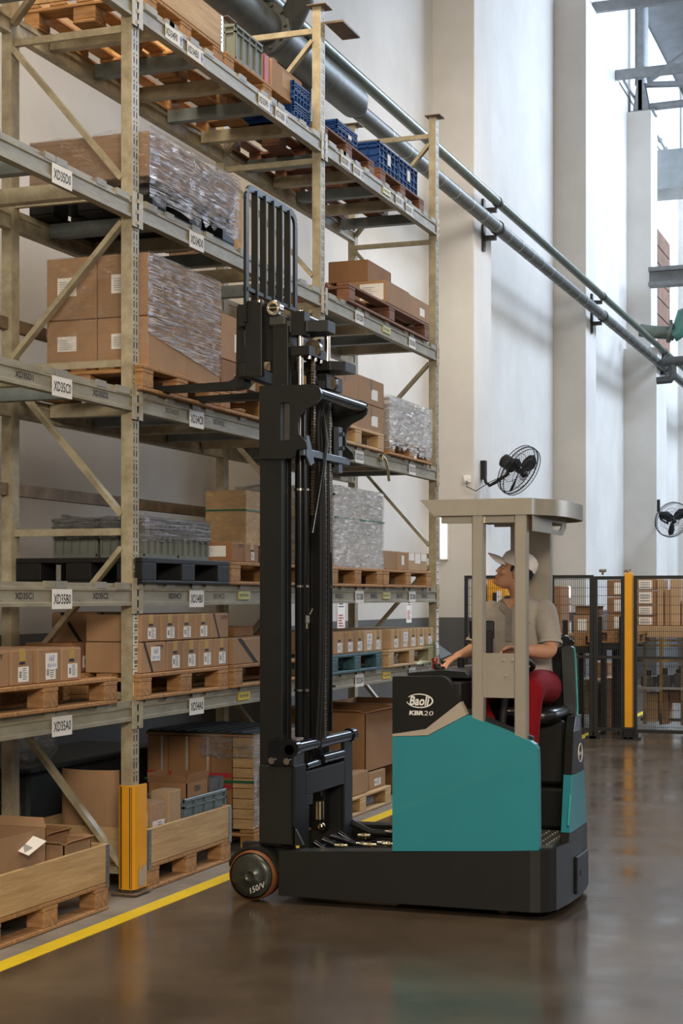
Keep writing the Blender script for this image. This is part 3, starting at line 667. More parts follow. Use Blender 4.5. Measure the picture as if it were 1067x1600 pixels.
def carton(X, Y0, Y1, z0, z1, depth, label, feats=(), mt=None, front_tape=None, sideprint=None, group=None, gap=.003):
    mt = mt or card; Y0 += gap; Y1 -= gap; z0 += .0015
    root = (X-depth/2, (Y0+Y1)/2, z0)
    m = MB(); m.box(X-depth, X, Y0, Y1, z0, z1-.004, b=.004)
    # two closing flaps meeting along the top
    yc = (Y0+Y1)/2
    m.box(X-depth+.003, X-.003, Y0+.003, yc-.0015, z1-.0038, z1); m.box(X-depth+.003, X-.003, yc+.0015, Y1-.003, z1-.0038, z1)
    o = m.build('cardboard_box', mt, root=root); ORG[o.name] = Vector(root); tag(o, label, 'box', group)
    for f in feats:
        if isinstance(f, tuple): feat(o, f[0], X, Y0, Y1, z0, z1, f[1])
        else: feat(o, f, X, Y0, Y1, z0, z1)
    if sideprint:   # shipping label on the face toward the camera
        a, b, c, d = sideprint; x0 = X-depth; m = MB(); m.box(x0+depth*a, x0+depth*b, Y0-.0015, Y0, z0+(z1-z0)*c, z0+(z1-z0)*d)
        w = depth*(b-a)
        for k in range(6): m.face([(x0+depth*a+w*.1, Y0-.0022, z0+(z1-z0)*(c+(d-c)*(.15+.12*k))), (x0+depth*a+w*random.uniform(.5, .9), Y0-.0022, z0+(z1-z0)*(c+(d-c)*(.15+.12*k))), (x0+depth*a+w*.5, Y0-.0022, z0+(z1-z0)*(c+(d-c)*(.19+.12*k))), (x0+depth*a+w*.1, Y0-.0022, z0+(z1-z0)*(c+(d-c)*(.19+.12*k)))], 1)
        m.build('shipping_label', [white, mat('grey_print', (.35, .35, .35), .7)], o)
    return o
def pb(px0, px1, ytop, z0, label, feats=(), X=-4.15, depth=.35, z1=None, **k):
    a = onX(px0, ytop, X); b = onX(px1, ytop, X)
    return carton(X, a.y, b.y, z0, z1 or a.z, depth, label, feats, **k)
def film(parent, X0, X1, Y0, Y1, z0, z1, mt, faces='xyz', name='stretch_film', g=.006, jag=0., seed=1, amp=.006, zlow=None):
    """crinkled film laid over a load: +X face, -Y face, top"""
    rnd = random.Random(seed); m = MB()
    def grid(fn, nu, nv, dirn):
        pts = []
        for i in range(nu+1):
            for j in range(nv+1):
                p = Vector(fn(i/nu, j/nv)); e = 0 if i in (0, nu) or j in (0, nv) else 1
                p += Vector(dirn)*rnd.uniform(0, amp)*e
                if j == 0 and jag: p.z += rnd.uniform(-jag, jag)
                pts.append(p)
        m.add(pts, [(i*(nv+1)+j, (i+1)*(nv+1)+j, (i+1)*(nv+1)+j+1, i*(nv+1)+j+1) for i in range(nu) for j in range(nv)], 0, False)
    a, b, c, d = X0, X1+g, Y0-g, Y1+g
    zl = zlow or (lambda u: z0)
    if 'x' in faces: grid(lambda u, v: (b, c+(d-c)*u, zl(u)+(z1+g-zl(u))*v), 22, 16, (1, 0, 0))
    if 'y' in faces: grid(lambda u, v: (a+(b-a)*u, c, z0+(z1+g-z0)*v), 14, 14, (0, -1, 0))
    if 'z' in faces: grid(lambda u, v: (a+(b-a)*u, c+(d-c)*v, z1+g), 8, 8, (0, 0, 1))
    return m.build(name, mt, parent)
def tote(x0, x1, y0, y1, z0, z1, label, mt, lipw=.02, ribs=5, cat='crate', group=None, grid=False, open_top=True, tagl=None):
    t = thing('plastic_crate', label, cat, ((x0+x1)/2, (y0+y1)/2, z0), group=group); h = z1-z0
    z0 += .0015
    m = MB(); i = .014; th = .006
    X0, X1, Ya, Yb = x0+i, x1-i, y0+i, y1-i
    m.box(X0, X1, Ya, Yb, z0, z0+.01); m.box(X0, X0+th, Ya, Yb, z0, z1); m.box(X1-th, X1, Ya, Yb, z0, z1); m.box(X0, X1, Ya, Ya+th, z0, z1); m.box(X0, X1, Yb-th, Yb, z0, z1)
    m.build('crate_body', mt, t)
    m = MB()
    for (a, b, c, d) in ((x0, X0, y0, y1), (X1, x1, y0, y1), (x0, x1, y0, Ya), (x0, x1, Yb, y1)):
        m.box(a, b, c, d, z1-.02, z1, b=.003); m.box(a+.002, b-.002, c+.002, d-.002, z1-.055, z1-.045)
    m.build('rim', mt, t)
    m = MB(); n = ribs
    for k in range(n+1):
        yy = y0+.01+(y1-y0-.03)*k/n; m.box(X1, x1-.002, yy, yy+.01, z0+.01, z1-.02)
        xx = x0+.01+(x1-x0-.03)*k/n; m.box(xx, xx+.01, y0+.002, Ya, z0+.01, z1-.02)
    if grid:
        for k in (1, 2, 3): zz = z0+h*k/4; m.box(X1, x1-.002, y0+.01, y1-.01, zz, zz+.008); m.box(x0+.01, x1-.01, y0+.002, Ya, zz, zz+.008)
    else:
        m.box(X1, x1-.003, y0+.01, y1-.01, z0, z0+.02); m.box(x0+.01, x1-.01, y0+.003, Ya, z0, z0+.02)
    m.build('ribs', mt, t)
    if tagl:
        m = MB(); yc = y0+(y1-y0)*tagl; m.box(x1-.001, x1+.002, yc-.035, yc+.035, z0+h*.35, z1-.06); m.build('paper_tag', white, t)
    return t
def collar(X, Y0, Y1, z0, h, label, depth=.8, ends=(1,)):
    t = thing('pallet_collar', label, 'wooden frame', (X-depth/2, (Y0+Y1)/2, z0)); b = .02; z0 += .0015
    m = MB(); m.box(X-b, X, Y0, Y1, z0, z0+h, b=.003); m.build('side_board', woodp, t)
    m = MB(); m.box(X-depth, X-depth+b, Y0, Y1, z0, z0+h, b=.003); m.build('side_board', woodp, t)
    m = MB(); m.box(X-depth+b, X-b, Y0, Y0+b, z0, z0+h, b=.003); m.build('end_board', woodp, t)
    m = MB(); m.box(X-depth+b, X-b, Y1-b, Y1, z0, z0+h, b=.003); m.build('end_board', woodp, t)
    for yy in (Y0, Y1):
        m = MB(); s = 1 if yy == Y0 else -1; m.box(X-.03, X+.003, yy-.002*s, yy+.035*s, z0-.03, z0+h-.005)
        for k in range(6): m.cyl((X+.003, yy+.018*s, z0+.03+k*(h-.06)/5), (X+.006, yy+.018*s, z0+.03+k*(h-.06)/5), .006, n=6)
        m.build('corner_hinge', mat('zinc_hinge', (.28, .29, .30), .4, .7), t)
    return t
PZ = .1455
A, B_, C_, D_, E_ = (LV[i][1] for i in range(5))
# ---------------- level A, left bay (label XD35A0 below)
pp(-42, 184, A+.001, label='worn wooden pallet on the lowest shelf above the sign XD35A0')
z = A+PZ
pb(-60, 14, 1018, z, 'cardboard box at left edge with black lettering, above XD35A0', ('ccty',), depth=.38, z1=z+.175)
pb(17, 52, 1018, z, 'taped cardboard box, first full one from the left edge above XD35A0', ('tape', 'lab'), z1=z+.175)
pb(59, 95, 1015, z, 'cardboard box bearing a handwritten white note, above XD35A0', ('note', 'lab'), z1=z+.175)
pb(96, 127, 1012, z, 'cardboard box with torn amber tape right of the handwritten note', ('tape', 'lab'), z1=z+.17)
pallet(-4.52, 7.42, 8.02, A+.001, depth=.40, label='small pallet set back behind the boxes above XD35A0')
pb(112, 166, 1005, z, 'darker cardboard box with wide label, set back beside the near upright', ('tape', 'labl'), X=-4.54, depth=.3, mt=cardd, sideprint=(.08, .62, .14, .58))
pb(167, 205, 1006, z, 'darker cardboard box half hidden by the near upright', ('tape', 'lab'), X=-4.54, depth=.3, mt=cardd)
o = pb(152, 207, 957, onX(152, 1006, -4.54).z, 'tall cardboard box with slanting black stripe beside the near upright', ('strap',), X=-4.54, depth=.3)
side_stripe(o, -4.54, .3, yx(152, -4.54)+.003, onX(152, 1006, -4.54).z, onX(152, 957, -4.54).z)
# ---------------- level A, middle bay
pp(219, 357, A+.001, label='wooden pallet carrying two rows of taped boxes above the sign XD34A0')
z2 = z+.175; z3 = z2+.155
lowers = [(220, 259, ('strap', 'note', 'ccty'), 'lower-row box with black stripe and handwritten note above XD34A0'), (261, 286, ('tape', 'lab'), 'lower-row taped box, second from the left above XD34A0'), (287, 310, ('tape', 'lab'), 'lower-row taped box, third from the left above XD34A0'), (311, 334, ('tape', 'lab'), 'lower-row taped box, fourth from the left above XD34A0'), (335, 357, ('tape', 'lab'), 'lower-row taped box at the right end above XD34A0')]
uppers = [(221, 250, ('tape', 'lab'), 'upper-row taped box at the left end above XD34A0'), (252, 278, ('tape', 'lab'), 'upper-row taped box, second from the left above XD34A0'), (279, 303, ('tape', 'lab'), 'upper-row taped box, third from the left above XD34A0'), (305, 329, ('tape', 'lab'), 'upper-row taped box, fourth from the left above XD34A0'), (330, 357, ('strap', 'ccty'), 'upper-row box with slanting black stripe at the right end above XD34A0')]
for a, b, f, l in lowers: pb(a, b, 1000, z, l, f, z1=z2-.002, group='taped boxes above XD34A0')
for a, b, f, l in uppers: pb(a, b, 960, z2, l, f, z1=z3-.002, group='taped boxes above XD34A0')
pp(365, 492, A+.001, label='wooden pallet just behind the mast, right of the two-row box stack')
pb(358+6, 440, 997, z, 'cardboard box with black stripe left of the mast, above the yellow sticker', ('strap', 'ccty'), depth=.36, z1=z+.165, sideprint=(.1, .62, .05, .6))
pb(366, 396, 978, z+.165, 'small open tray box resting on the striped box left of the mast', (), X=-4.3, depth=.3, mt=cardd, z1=z+.23)
# ---------------- level A, right bay
pp(518, 597, A+.001, label='blue-green painted pallet on the lowest shelf right of the mast', mt=woodg)
for i, (a, b, f) in enumerate(((522, 538, ('tape', 'lab')), (539, 554, ('tape', 'lab')), (555, 568, ('tape', 'lab')), (569, 583, ('note', 'lab')), (584, 597, ('tape', 'lab')))):
    pb(a, b, 990, z, 'taped carton on the blue-green pallet, %s from the left' % ('first', 'second', 'third', 'fourth, with note,', 'fifth')[i], f, z1=z+.165, mt=cardl if i > 2 else card, depth=.62, group='cartons on the blue-green pallet')
pp(607, 677, A+.001, label='pale wooden pallet at the far end of the lowest shelf', mt=woodp)
for i, (a, b, f) in enumerate(((611, 625, ('tape', 'lab')), (626, 639, ('note', 'lab')), (640, 651, ('tape', 'lab')), (652, 664, ('tape', 'lab')), (665, 677, ('tape', 'lab')))):
    pb(a, b, 990, z, 'taped carton on the pale end pallet, %s from the left' % ('first', 'second, with note,', 'third', 'fourth', 'fifth')[i], f, z1=z+.16, mt=cardl, depth=.62, group='cartons on the pale end pallet')
# ---------------- level B
pp(222, 359, B_+.001, label='black plastic pallet under the film-wrapped grey crates', mt=blackp, style='plastic')
z = B_+PZ
y0c = onX(226, 800, -4.16).y; y1c = onX(328, 800, -4.16).y; zt = z+.228
ym = (y0c+y1c)/2
film_parents = []
for i, (ya, yb, xa, xb, l) in enumerate(((y0c, ym-.003, -4.45, -4.16, 'front left'), (ym+.003, y1c, -4.45, -4.16, 'front right'), (y0c, ym-.003, -4.75, -4.46, 'rear left'), (ym+.003, y1c, -4.75, -4.46, 'rear right'))):
    film_parents.append(tote(xa, xb, ya, yb, z, zt-.005, 'grey plastic crate under silvery film above XD34B0, %s of the four' % l, crateg, group='film-wrapped grey crates'))
film(film_parents[0], -4.75, -4.16, y0c, y1c, zt-.12, zt, wrap, 'xyz', 'stretch_film', .004, .02, 4)
tb = thing('folded_bag', 'dark folded plastic sheet lying on the shelf right of the black pallet', 'bag', (-4.25, 9.5, B_)); 
m = MB(); m.ball((-4.3, 9.42, B_+.05), (.12, .10, .048), 12); m.build('sheet', bluedark, tb)
pp(362, 480, B_+.001, label='wooden pallet under the two lettered boxes left of the mast')
pb(362, 381.5, 850, z, 'lettered box with a pale handwritten note, just left of the mast', ('ccty',), z1=z+.125, depth=.52, mt=cardd, sideprint=(.45, .92, .25, .8))
pb(383, 404, 850, z, 'narrow box with a white label right beside the mast, above XD34B0 level', ('labs', 'tape'), z1=z+.125, depth=.38)
o = pb(384, 440, 757, z+.127, 'tall pale slatted crate in film and green strap behind the mast', (), X=-4.38, depth=.3, mt=woodp, z1=z+.50)
m = MB(); zz = z+.36; Yq = onX(384, 800, -4.38).y; m.box(-4.685, -4.376, Yq-.001, Yq+.3, zz, zz+.012); m.build('green_strap', greenst, o)
film(o, -4.68, -4.38, Yq+.004, Yq+.35, z+.157, z+.5, wrapc, 'xy', 'stretch_film', .005, 0, 8)
pp(518, 598.5, B_+.001, label='wooden pallet with stamped blocks under the tall silver-wrapped load')
Ya = yx(521, -4.15); Yb = yx(598, -4.15)
o = carton(-4.15, Ya, Yb, z, z+.595, .78, 'tall load completely wrapped in silvery film right of the mast', (), mt=mat('pale_load', (.50, .46, .42), .6, 0, .15, 3)); o.name = 'wrapped_load'; ORG[o.name] = o.location.copy()
film(o, -4.93, -4.15, Ya, Yb, z-.01, z+.595, wraps, 'xyz', 'stretch_film', .008, .012, 5, .014)
m = MB(); m.box(-4.14, -4.136, Ya-.002, Yb+.004, z+.36, z+.372); m.build('green_strap', greenst, o)
pp(599.5, 674, B_+.001, label='wooden pallet at the far end of the second shelf')
pb(600, 619, 861, z, 'plain box beside the tall silver-wrapped load', (), z1=z+.15)
pb(620, 637, 862, z, 'box with a small tilted slip, second from the silver-wrapped load', ('tilted',), z1=z+.15)
pb(638, 667, 862, z, 'box hung with three white paper slips at the rack end', ('papers',), z1=z+.15, mt=cardl)
# ---------------- level C
pp(222, 343, C_+.001, label='wooden pallet just above the fork tips, by the sign XD34C0')
z = C_+PZ
Ya, Yb = yx(231, -4.15), yx(344, -4.15); Ym = (Ya+Yb)/2; hh = (.285, .355); zr = (z, z+.287)
names = {(0, 0): 'lower left', (0, 1): 'lower right', (1, 0): 'upper left', (1, 1): 'upper right'}
par = None
for r in (0, 1):
    for c in (0, 1):
        for d in (0, 1):
            o = carton(-4.15-d*.325, Ya if c == 0 else Ym, Ym if c == 0 else Yb, zr[r], zr[r]+hh[r], .32, 'large box wrapped above the forks, %s %s' % (names[r, c], 'front' if d == 0 else 'rear'), (), sideprint=(.22, .6, .38, .68) if c == 0 and d == 1 else ((.28, .75, .38, .68) if c == 0 else None), group='large boxes above the forks', mt=card)
            if (r, c, d) == (1, 0, 0): par = o
film(par, -4.47, -4.15, Ya, Yb, z+.3, z+.644, wrap, 'x', 'stretch_film', .005, 0, 6, .008, zlow=lambda u: z+.19-.13*u)
film(par, -4.80, -4.15, Ya, Yb, z+.05, z+.644, wrapc, 'y', 'stretch_film', .004, 0, 7, .004)
pp(345.5, 470, C_+.001, label='wooden pallet behind the fork arms, left of the mast')
pb(346, 386, 490, z, 'lower box with white slip behind the fork arms', ('slip',), X=-4.2, depth=.32, z1=z+.20, mt=cardd)
pb(346, 386, 490, z+.202, 'upper box with white slip stacked behind the fork arms', ('slip',), X=-4.2, depth=.32, z1=z+.202+.285)
pp(517, 600, C_+.001, label='wooden pallet on the third shelf right of the mast head', mt=woodp)
Yc = [yx(p, -4.15) for p in (517, 560, 600)]; hb = .203
for r in (0, 1):
    for c in (0, 1):
        carton(-4.15, Yc[c], Yc[c+1], z+r*(hb+.002), z+r*(hb+.002)+hb, .6, 'taped carton of the stack behind the mast head, %s' % names[r, c], ('tapeb',) if c == 0 else ('tapeb', 'slip'), mt=card, group='two by two cartons behind the mast head')
Ya, Yb = yx(606, -4.15), yx(671, -4.15)
pallet(-4.13, Ya-.02, Yb+.02, C_+.001, label='pallet half covered by silver film at the far end of the third shelf')
o = carton(-4.15, Ya, Yb, z, z+.315, .76, 'silver film-wrapped low load at the far end of the third shelf', (), mt=MATS['pale_load']); o.name = 'wrapped_load'; ORG[o.name] = o.location.copy()
film(o, -4.91, -4.15, Ya, Yb, z-.09, z+.315, wraps, 'xyz', 'stretch_film', .02, .03, 9, .016)
# ---------------- level D
pp(238, 366, D_+.001, X=-4.19, label='black pallet under the brown film-wrapped block by the sign XD34D0', mt=blackp, style='plastic')
z = D_+PZ; Ya, Yb = yx(231, -4.15), yx(369, -4.15)
o = carton(-4.15, Ya, Yb, z, z+.255, .76, 'large brown load wrapped in glinting clear film by the sign XD34D0', (), mt=mat('brown_layered_card', (.30, .19, .115), .7, 0, .1, 3, .2, (1, 1, 14))); o.name = 'wrapped_load'; ORG[o.name] = o.location.copy()
film(o, -4.91, -4.15, Ya, Yb, z-.12, z+.255, wrap, 'x', 'stretch_film', .022, .03, 10, .014)
film(o, -4.91, -4.15, Ya, Yb, z-.10, z+.255, wrapc, 'yz', 'stretch_film', .006, .02, 11, .006)
pb(371, 380, 300, D_+.001, 'narrow pale upright strip behind the backrest', (), X=-4.3, depth=.5, z1=D_+.42, mt=cardl)  # added box that gives a pale strip, identity unknown
pp(545, 671, D_+.001, label='dark wooden pallet under the white-labelled boxes, fourth shelf', mt=woodr, X=-4.14)
Y1_, Y2_, Y3_ = yx(603, -4.14), yx(640, -4.14), yx(671, -4.14)
carton(-4.14, Y1_, Y2_, z, z+.18, .36, 'box with a large white shipping label on the fourth shelf', (), sideprint=(.38, .94, .12, .85), mt=card)
carton(-4.14, Y2_, Y3_, z, z+.17, .36, 'box with small white slip at the far end of the fourth shelf', ('slip',), mt=card)
carton(-4.30, Y1_+.02, Y1_+.62, z+.182, z+.182+.175, .34, 'taped box lying on top of the white-labelled box, fourth shelf', (), mt=cardd)
carton(-4.60, Y1_-.1, Y1_+.3, z, z+.17, .14, 'small box peeping out behind the white-labelled box', (), mt=card, sideprint=(.3, .8, .2, .8))
# ---------------- level E (top)
pp(228, 349, E_+.001, X=-4.24, label='wooden pallet carrying a deep board frame on the top shelf')
z = E_+PZ
Ya, Yb = yx(228, -4.24), yx(348, -4.24)
collar(-4.24, Ya, Yb, z, .2, 'reddish board frame on the top shelf pallet near the label XD34F0')
pallet(-4.24, yx(352, -4.24), yx(478, -4.24), E_+.001, label='pale wooden pallet under the grey crate on the top shelf')
Ya, Yb = yx(369, -4.25), yx(412, -4.25)
tote(-4.55, -4.25, Ya, Yb, z, z+.235, 'grey ribbed plastic crate with handle on the top shelf', crateg, ribs=4)
Yc0, Yc1 = yx(424, -4.25), yx(472, -4.25)
carton(-4.25, Yc0, Yc1, z, z+.195, .4, 'cardboard box with a torn pale patch on the top shelf', ('patch',), mt=card)
Yd0 = yx(413, -4.26)
carton(-4.26, Yd0, Yc0-.005, z, z+.20, .3, 'narrow red and brown box beside the grey crate, top shelf', (), mt=mat('red_print_card', (.40, .06, .04), .6, 0, .1, 6))
pallet(-4.22, 11.16, 12.36, E_+.001, label='reddish pallet, nearer one, on the top shelf of the far bay', mt=woodr)
Ya, Yb = yx(527, -4.25), yx(559, -4.25)
tote(-4.60, -4.25, Ya, Yb, z, z+.14, 'lone blue plastic crate with white card on the top shelf', crateb, grid=True, tagl=.6)
pallet(-4.22, 12.5, 13.7, E_+.001, label='reddish pallet, farther one, on the top shelf of the far bay', mt=woodr)
Ya, Ym, Yb = 12.56, 13.08, 13.62
Yt = (Ya, Ym, Yb)
for c in (0, 1):
    tote(-4.72, -4.25, Yt[c]+.005, Yt[c+1]-.005, z, z+.235, 'tall blue plastic crate at the far top end, %s of two' % ('left', 'right')[c], crateb, grid=True, group='blue crates at the far top end', tagl=.5)
tote(-4.62, -4.22, 10.62, 10.95, E_+.001, E_+.15, 'small blue crate behind the middle upright on the top shelf', crateb, grid=True)
tote(-4.62, -4.22, 10.62, 10.95, E_+.152, E_+.29, 'small blue crate stacked behind the middle upright on the top shelf', crateb, grid=True)
pallet(-4.24, 6.75, 7.95, E_+.001, label='wooden pallet at the top left on the highest shelf')
collar(-4.24, 6.75, 7.95, E_+PZ, .2, 'wooden board frame on the top left pallet')
# ---------------- floor level
Z0 = .0015
Yr = yx(170, -4.11)
pallet(-4.11, Yr-1.2, Yr, Z0, label='wooden pallet on the floor at the left edge')
collar(-4.11, Yr-1.2, Yr, Z0+.145, .2, 'pale board frame on the floor pallet at the left edge')
zf = Z0+.146
def open_box(x0, x1, y0, y1, z0, z1, label, mt=None, flaps=(1, 1, 1, 1), splay=.5, rotz=0., fl=.12):
    t = thing('open_box', label, 'box', ((x0+x1)/2, (y0+y1)/2, z0)); th = .006; mt = mt or card; z0 += .0015
    m = MB(); m.box(x0, x1, y0, y1, z0, z0+th)
    m.box(x0, x0+th, y0, y1, z0, z1); m.box(x1-th, x1, y0, y1, z0, z1); m.box(x0, x1, y0, y0+th, z0, z1); m.box(x0, x1, y1-th, y1, z0, z1)
    m.build('box_body', mt, t)
    c, s = math.cos(splay)*fl, math.sin(splay)*fl
    F_ = [((x1, y0, z1), (x1, y1, z1), (c*.5, 0, s)), ((x0, y1, z1), (x0, y0, z1), (-c*.5, 0, s)), ((x0, y0, z1), (x1, y0, z1), (0, -c*.5, s)), ((x1, y1, z1), (x0, y1, z1), (0, c*.5, s))]
    for k, (a, b, d) in enumerate(F_):
        if not flaps[k]: continue
        a, b, d = Vector(a), Vector(b), Vector(d)*flaps[k]; ins = (b-a)*.06; nrm = (b-a).cross(d).normalized()*.004
        m = MB(); m.loft([[a, b, b+d-ins, a+d+ins], [a-nrm, b-nrm, b+d-ins-nrm, a+d+ins-nrm]], sm=False); m.build('flap', mt, t)
    return t
Ya, Yb = yx(-40, -4.15), yx(69, -4.15)
o = open_box(-4.55, -4.14, Ya, Yb, zf, zf+.36, 'open cardboard box with a paper label inside, in the left edge frame', card, (.0, .6, .5, .5), .9)
m = MB(); m.bar((-4.135, Yb-.26, zf+.28), (-4.12, Yb-.12, zf+.33), .11, .002, (.3, 0, 1)); m.bar((-4.1335, Yb-.25, zf+.2805), (-4.1185, Yb-.2, zf+.30), .05, .004, (.3, 0, 1), 1); m.build('loose_label', [white, MATS['grey_print']], o)
for i, (a, b, X, hz, l) in enumerate(((70, 108, -4.3, .27, 'reddish flattened carton in the left edge frame'), (100, 142, -4.16, .24, 'pale flattened carton leaning at the front of the left edge frame'))):
    Ya_, Yb_ = yx(a, X), yx(b, X)
    oo = open_box(X-.2, X, Ya_, Yb_, zf, zf+hz, l, (cardd, card)[i], (.5, 0, .4, .4), .3)
# dark bin with clear bag at the back
t = tote(-4.95+.1, -4.45, yx(62, -4.45)+.1, yx(158, -4.45)+.1, Z0+.001+.0, .72, 'big dark blue plastic bin behind the brace, under XD35A0', bluedark, ribs=2) if False else None
Ya = onX(75, 1200, -4.9).y
t = thing('storage_bin', 'big dark bin with pale lettering behind the diagonal brace', 'bin', (-5.3, 8.9, 0))
m = MB(); m.box(-5.62, -5.04, 8.45, 10.15, .002, .60, b=.02); m.build('bin_body', bluedark, t)
m = MB(); m.box(-5.64, -5.02, 8.43, 10.17, .60, .64, b=.01); m.build('rim', bluedark, t)
m = MB(); put_text(m, 'EPTN', (-5.3, 8.448, .38), FY, h=.10, mi=0, w=.42); m.build('printed_text', mat('faint_print', (.10, .11, .11), .8), t)
m = MB()
rb = random.Random(5); bb = []
for i in range(9):
    a = i/8; r = math.sin(math.pi*a)*.14+.01; bb.append([Vector((-5.25+.35*a-.15, 8.8+r*1.3*math.cos(2*math.pi*j/12), .74+r*.8*math.sin(2*math.pi*j/12)+rb.uniform(-.02, .02))) for j in range(12)])
m.loft(bb); tag(m.build('plastic_bag', wrapd, root=(-5.25, 8.8, .645)), 'crumpled clear plastic bag lying on the dark bin', 'bag')
# right floor pallet with collar
Ya, Yb = yx(229, -4.15)+.02, yx(361, -4.15)
pallet(-4.15, Ya, Yb, Z0, label='wooden pallet on the floor between the orange guard and the forklift wheel')
collar(-4.15, Ya, Yb, Z0+.145, .2, 'pale board frame on the floor pallet right of the orange guard')
o = carton(-4.19, yx(236, -4.19), yx(259, -4.19), zf, zf+.33, .16, 'brown box with white label in a clear bag beside the orange guard', (), mt=card, sideprint=(.25, .85, .45, .85))
feat(o, 'labl', -4.19, yx(236, -4.19), yx(259, -4.19), zf+.08, zf+.34)
film(o, -4.35, -4.19, yx(236, -4.19), yx(259, -4.19), zf+.02, zf+.36, wrapc, 'xyz', 'clear_bag', .006, .0, 21, .01)
carton(-4.20, yx(264, -4.20), yx(283, -4.20), zf, zf+.37, .12, 'tall paper sack box between the bagged box and the grey crate', (), mt=cardl)
tote(-4.52, -4.19, yx(288, -4.19), yx(355, -4.19), zf, zf+.30, 'blue-grey plastic crate inside the board frame right of the guard', cratebg, ribs=4)
t = open_box(-4.49, -4.23, yx(292, -4.23), yx(325, -4.23), zf+.013, zf+.38, 'open cardboard box standing in the blue-grey crate', cardd, (.5, .5, .4, .4), 1.1)
m = MB(); put_text(m, '1350', (-4.229, yx(308, -4.23), zf+.34), FX, h=.035, mi=0, bold=.02); m.build('printed_text', ink, t)
o = carton(-4.24, yx(328, -4.24), yx(350, -4.24), zf+.013, zf+.37, .2, 'grey wrapped bundle in the right of the blue-grey crate', (), mt=clothy)
o = MB(); cr_ = []
for i in range(14):
    a = -1.3+2.6*i/13; cr_.append((-4.57+.19*math.sin(a), 8.36-.08*math.cos(a)))
pl = cr_+[(x, y+.012) for x, y in cr_[::-1]]
o.prism(pl, 'Z', zf+.002, .66); tag(o.build('cardboard_sheet', card, root=(-4.57, 8.3, zf)), 'curved brown cardboard sheet standing behind the orange guard', 'cardboard sheet')
# wrapped tall load on floor behind frame
Yl = 9.70
pallet(-4.13, Yl, Yl+.9, Z0, label='wooden pallet under the strapped board crate by the forklift wheel')
zt = zf
w = thing('strapped_crate_load', 'tall strapped load of pale boards and red-striped cartons behind the wheel', 'wrapped load', (-4.5, Yl+.45, zf))
for i in range(9):
    m = MB(); m.box(-4.28, -4.14, Yl, Yl+.88, zf+.002+i*.066, zf+.064+i*.066, b=.003); m.build('board', woodp, w)
for i in range(4):
    for r in (0, 1):
        m = MB(); m.box(-4.29-.152*(i+1)+.003, -4.29-.152*i, Yl+.005, Yl+.85, zf+.002+r*.297, zf+.295+r*.297, b=.004); m.build('carton', cardd, w)
        m = MB(); m.box(-4.29-.152*(i+1)+.003, -4.29-.152*i, Yl+.003, Yl+.005, zf+.255+r*.075, zf+.285+r*.075); m.build('red_band', redink, w)
m = MB(); m.box(-4.905, -4.135, Yl-.004, Yl+.885, zf+.596, zf+.61); m.build('top_sheet', cardd, w)
m = MB(); m.box(-4.91, -4.132, Yl-.006, Yl-.002, zf+.30, zf+.315); m.box(-4.136, -4.132, Yl-.006, Yl+.88, zf+.30, zf+.315)
m.build('green_strap', greenst, w)
for x in (-4.45, -4.6, -4.78):
    m = MB(); m.box(x-.012, x+.002, Yl-.003, Yl-.0, zf, zf+.59); m.build('white_strip', mat('pale_tape', (.45, .42, .38), .6), w)
film(w, -4.905, -4.135, Yl, Yl+.88, zf+.02, zf+.60, wrap, 'x', 'stretch_film', .008, .01, 31, .01)
film(w, -4.5, -4.135, Yl, Yl+.88, zf+.46, zf+.60, wrapd, 'y', 'stretch_film', .01, .02, 32, .01)
# dark soft sheet over the strapped load
m = MB(); m.box(-4.92, -4.12, 9.0, 10.7, .0, .0) if False else None
m = MB(); m.box(-4.90, -4.14, Yl+.01, Yl+.86, zf+.612, zf+.622)
for i in range(9): m.bar((-4.88+.08*i, Yl+.03, zf+.622), (-4.86+.08*i, Yl+.8, zf+.624), .03, .012, (0, 0, 1))
tag(m.build('dark_cover', bluedark, root=(-4.5, Yl+.4, zf+.612)), 'dark folded sheet on top of the strapped board load', 'cover')
# right bay floor
Ya, Yb = yx(520, -4.16), yx(613, -4.16)
pallet(-4.10, yx(545, -4.1)-.35, yx(611, -4.1), Z0, label='pale pallet on the floor seen between mast and teal body', mt=woodp)
yy = yx(611, -4.1)
carton(-4.12, yy-.86, yy-.50, zf, zf+.17, .4, 'low lettered box with teal stripe on the floor pallet right of the mast', (), mt=card)
o = carton(-4.14, yy-.42, yy-.02, zf, zf+.135, .72, 'flat box with black lettering on the floor pallet, right of the mast', ('labl',), mt=card)
m = MB(); put_text(m, 'TRIX', (-4.55, yy-.42, zf+.07), FY, h=.05, w=.18, mi=0, bold=.04); m.build('printed_text', ink, o)
open_box(-4.86, -4.16, yy-.45, yy+.45, zf+.138, zf+.138+.46, 'very large brown carton standing open on the flat box right of the mast', cardd, (.8, .6, .8, .5), 0.15, fl=.2)
open_box(-4.9, -4.2, yy+.62, 13.85, Z0, .75, 'large brown carton on the floor at the far rack end', cardd, (0, 0, 0, 0))
carton(-5.0+.1, yy-1.45, yy-.95, Z0, .55, .5, 'dark brown carton on the floor behind the mast foot', (), mt=cardd)
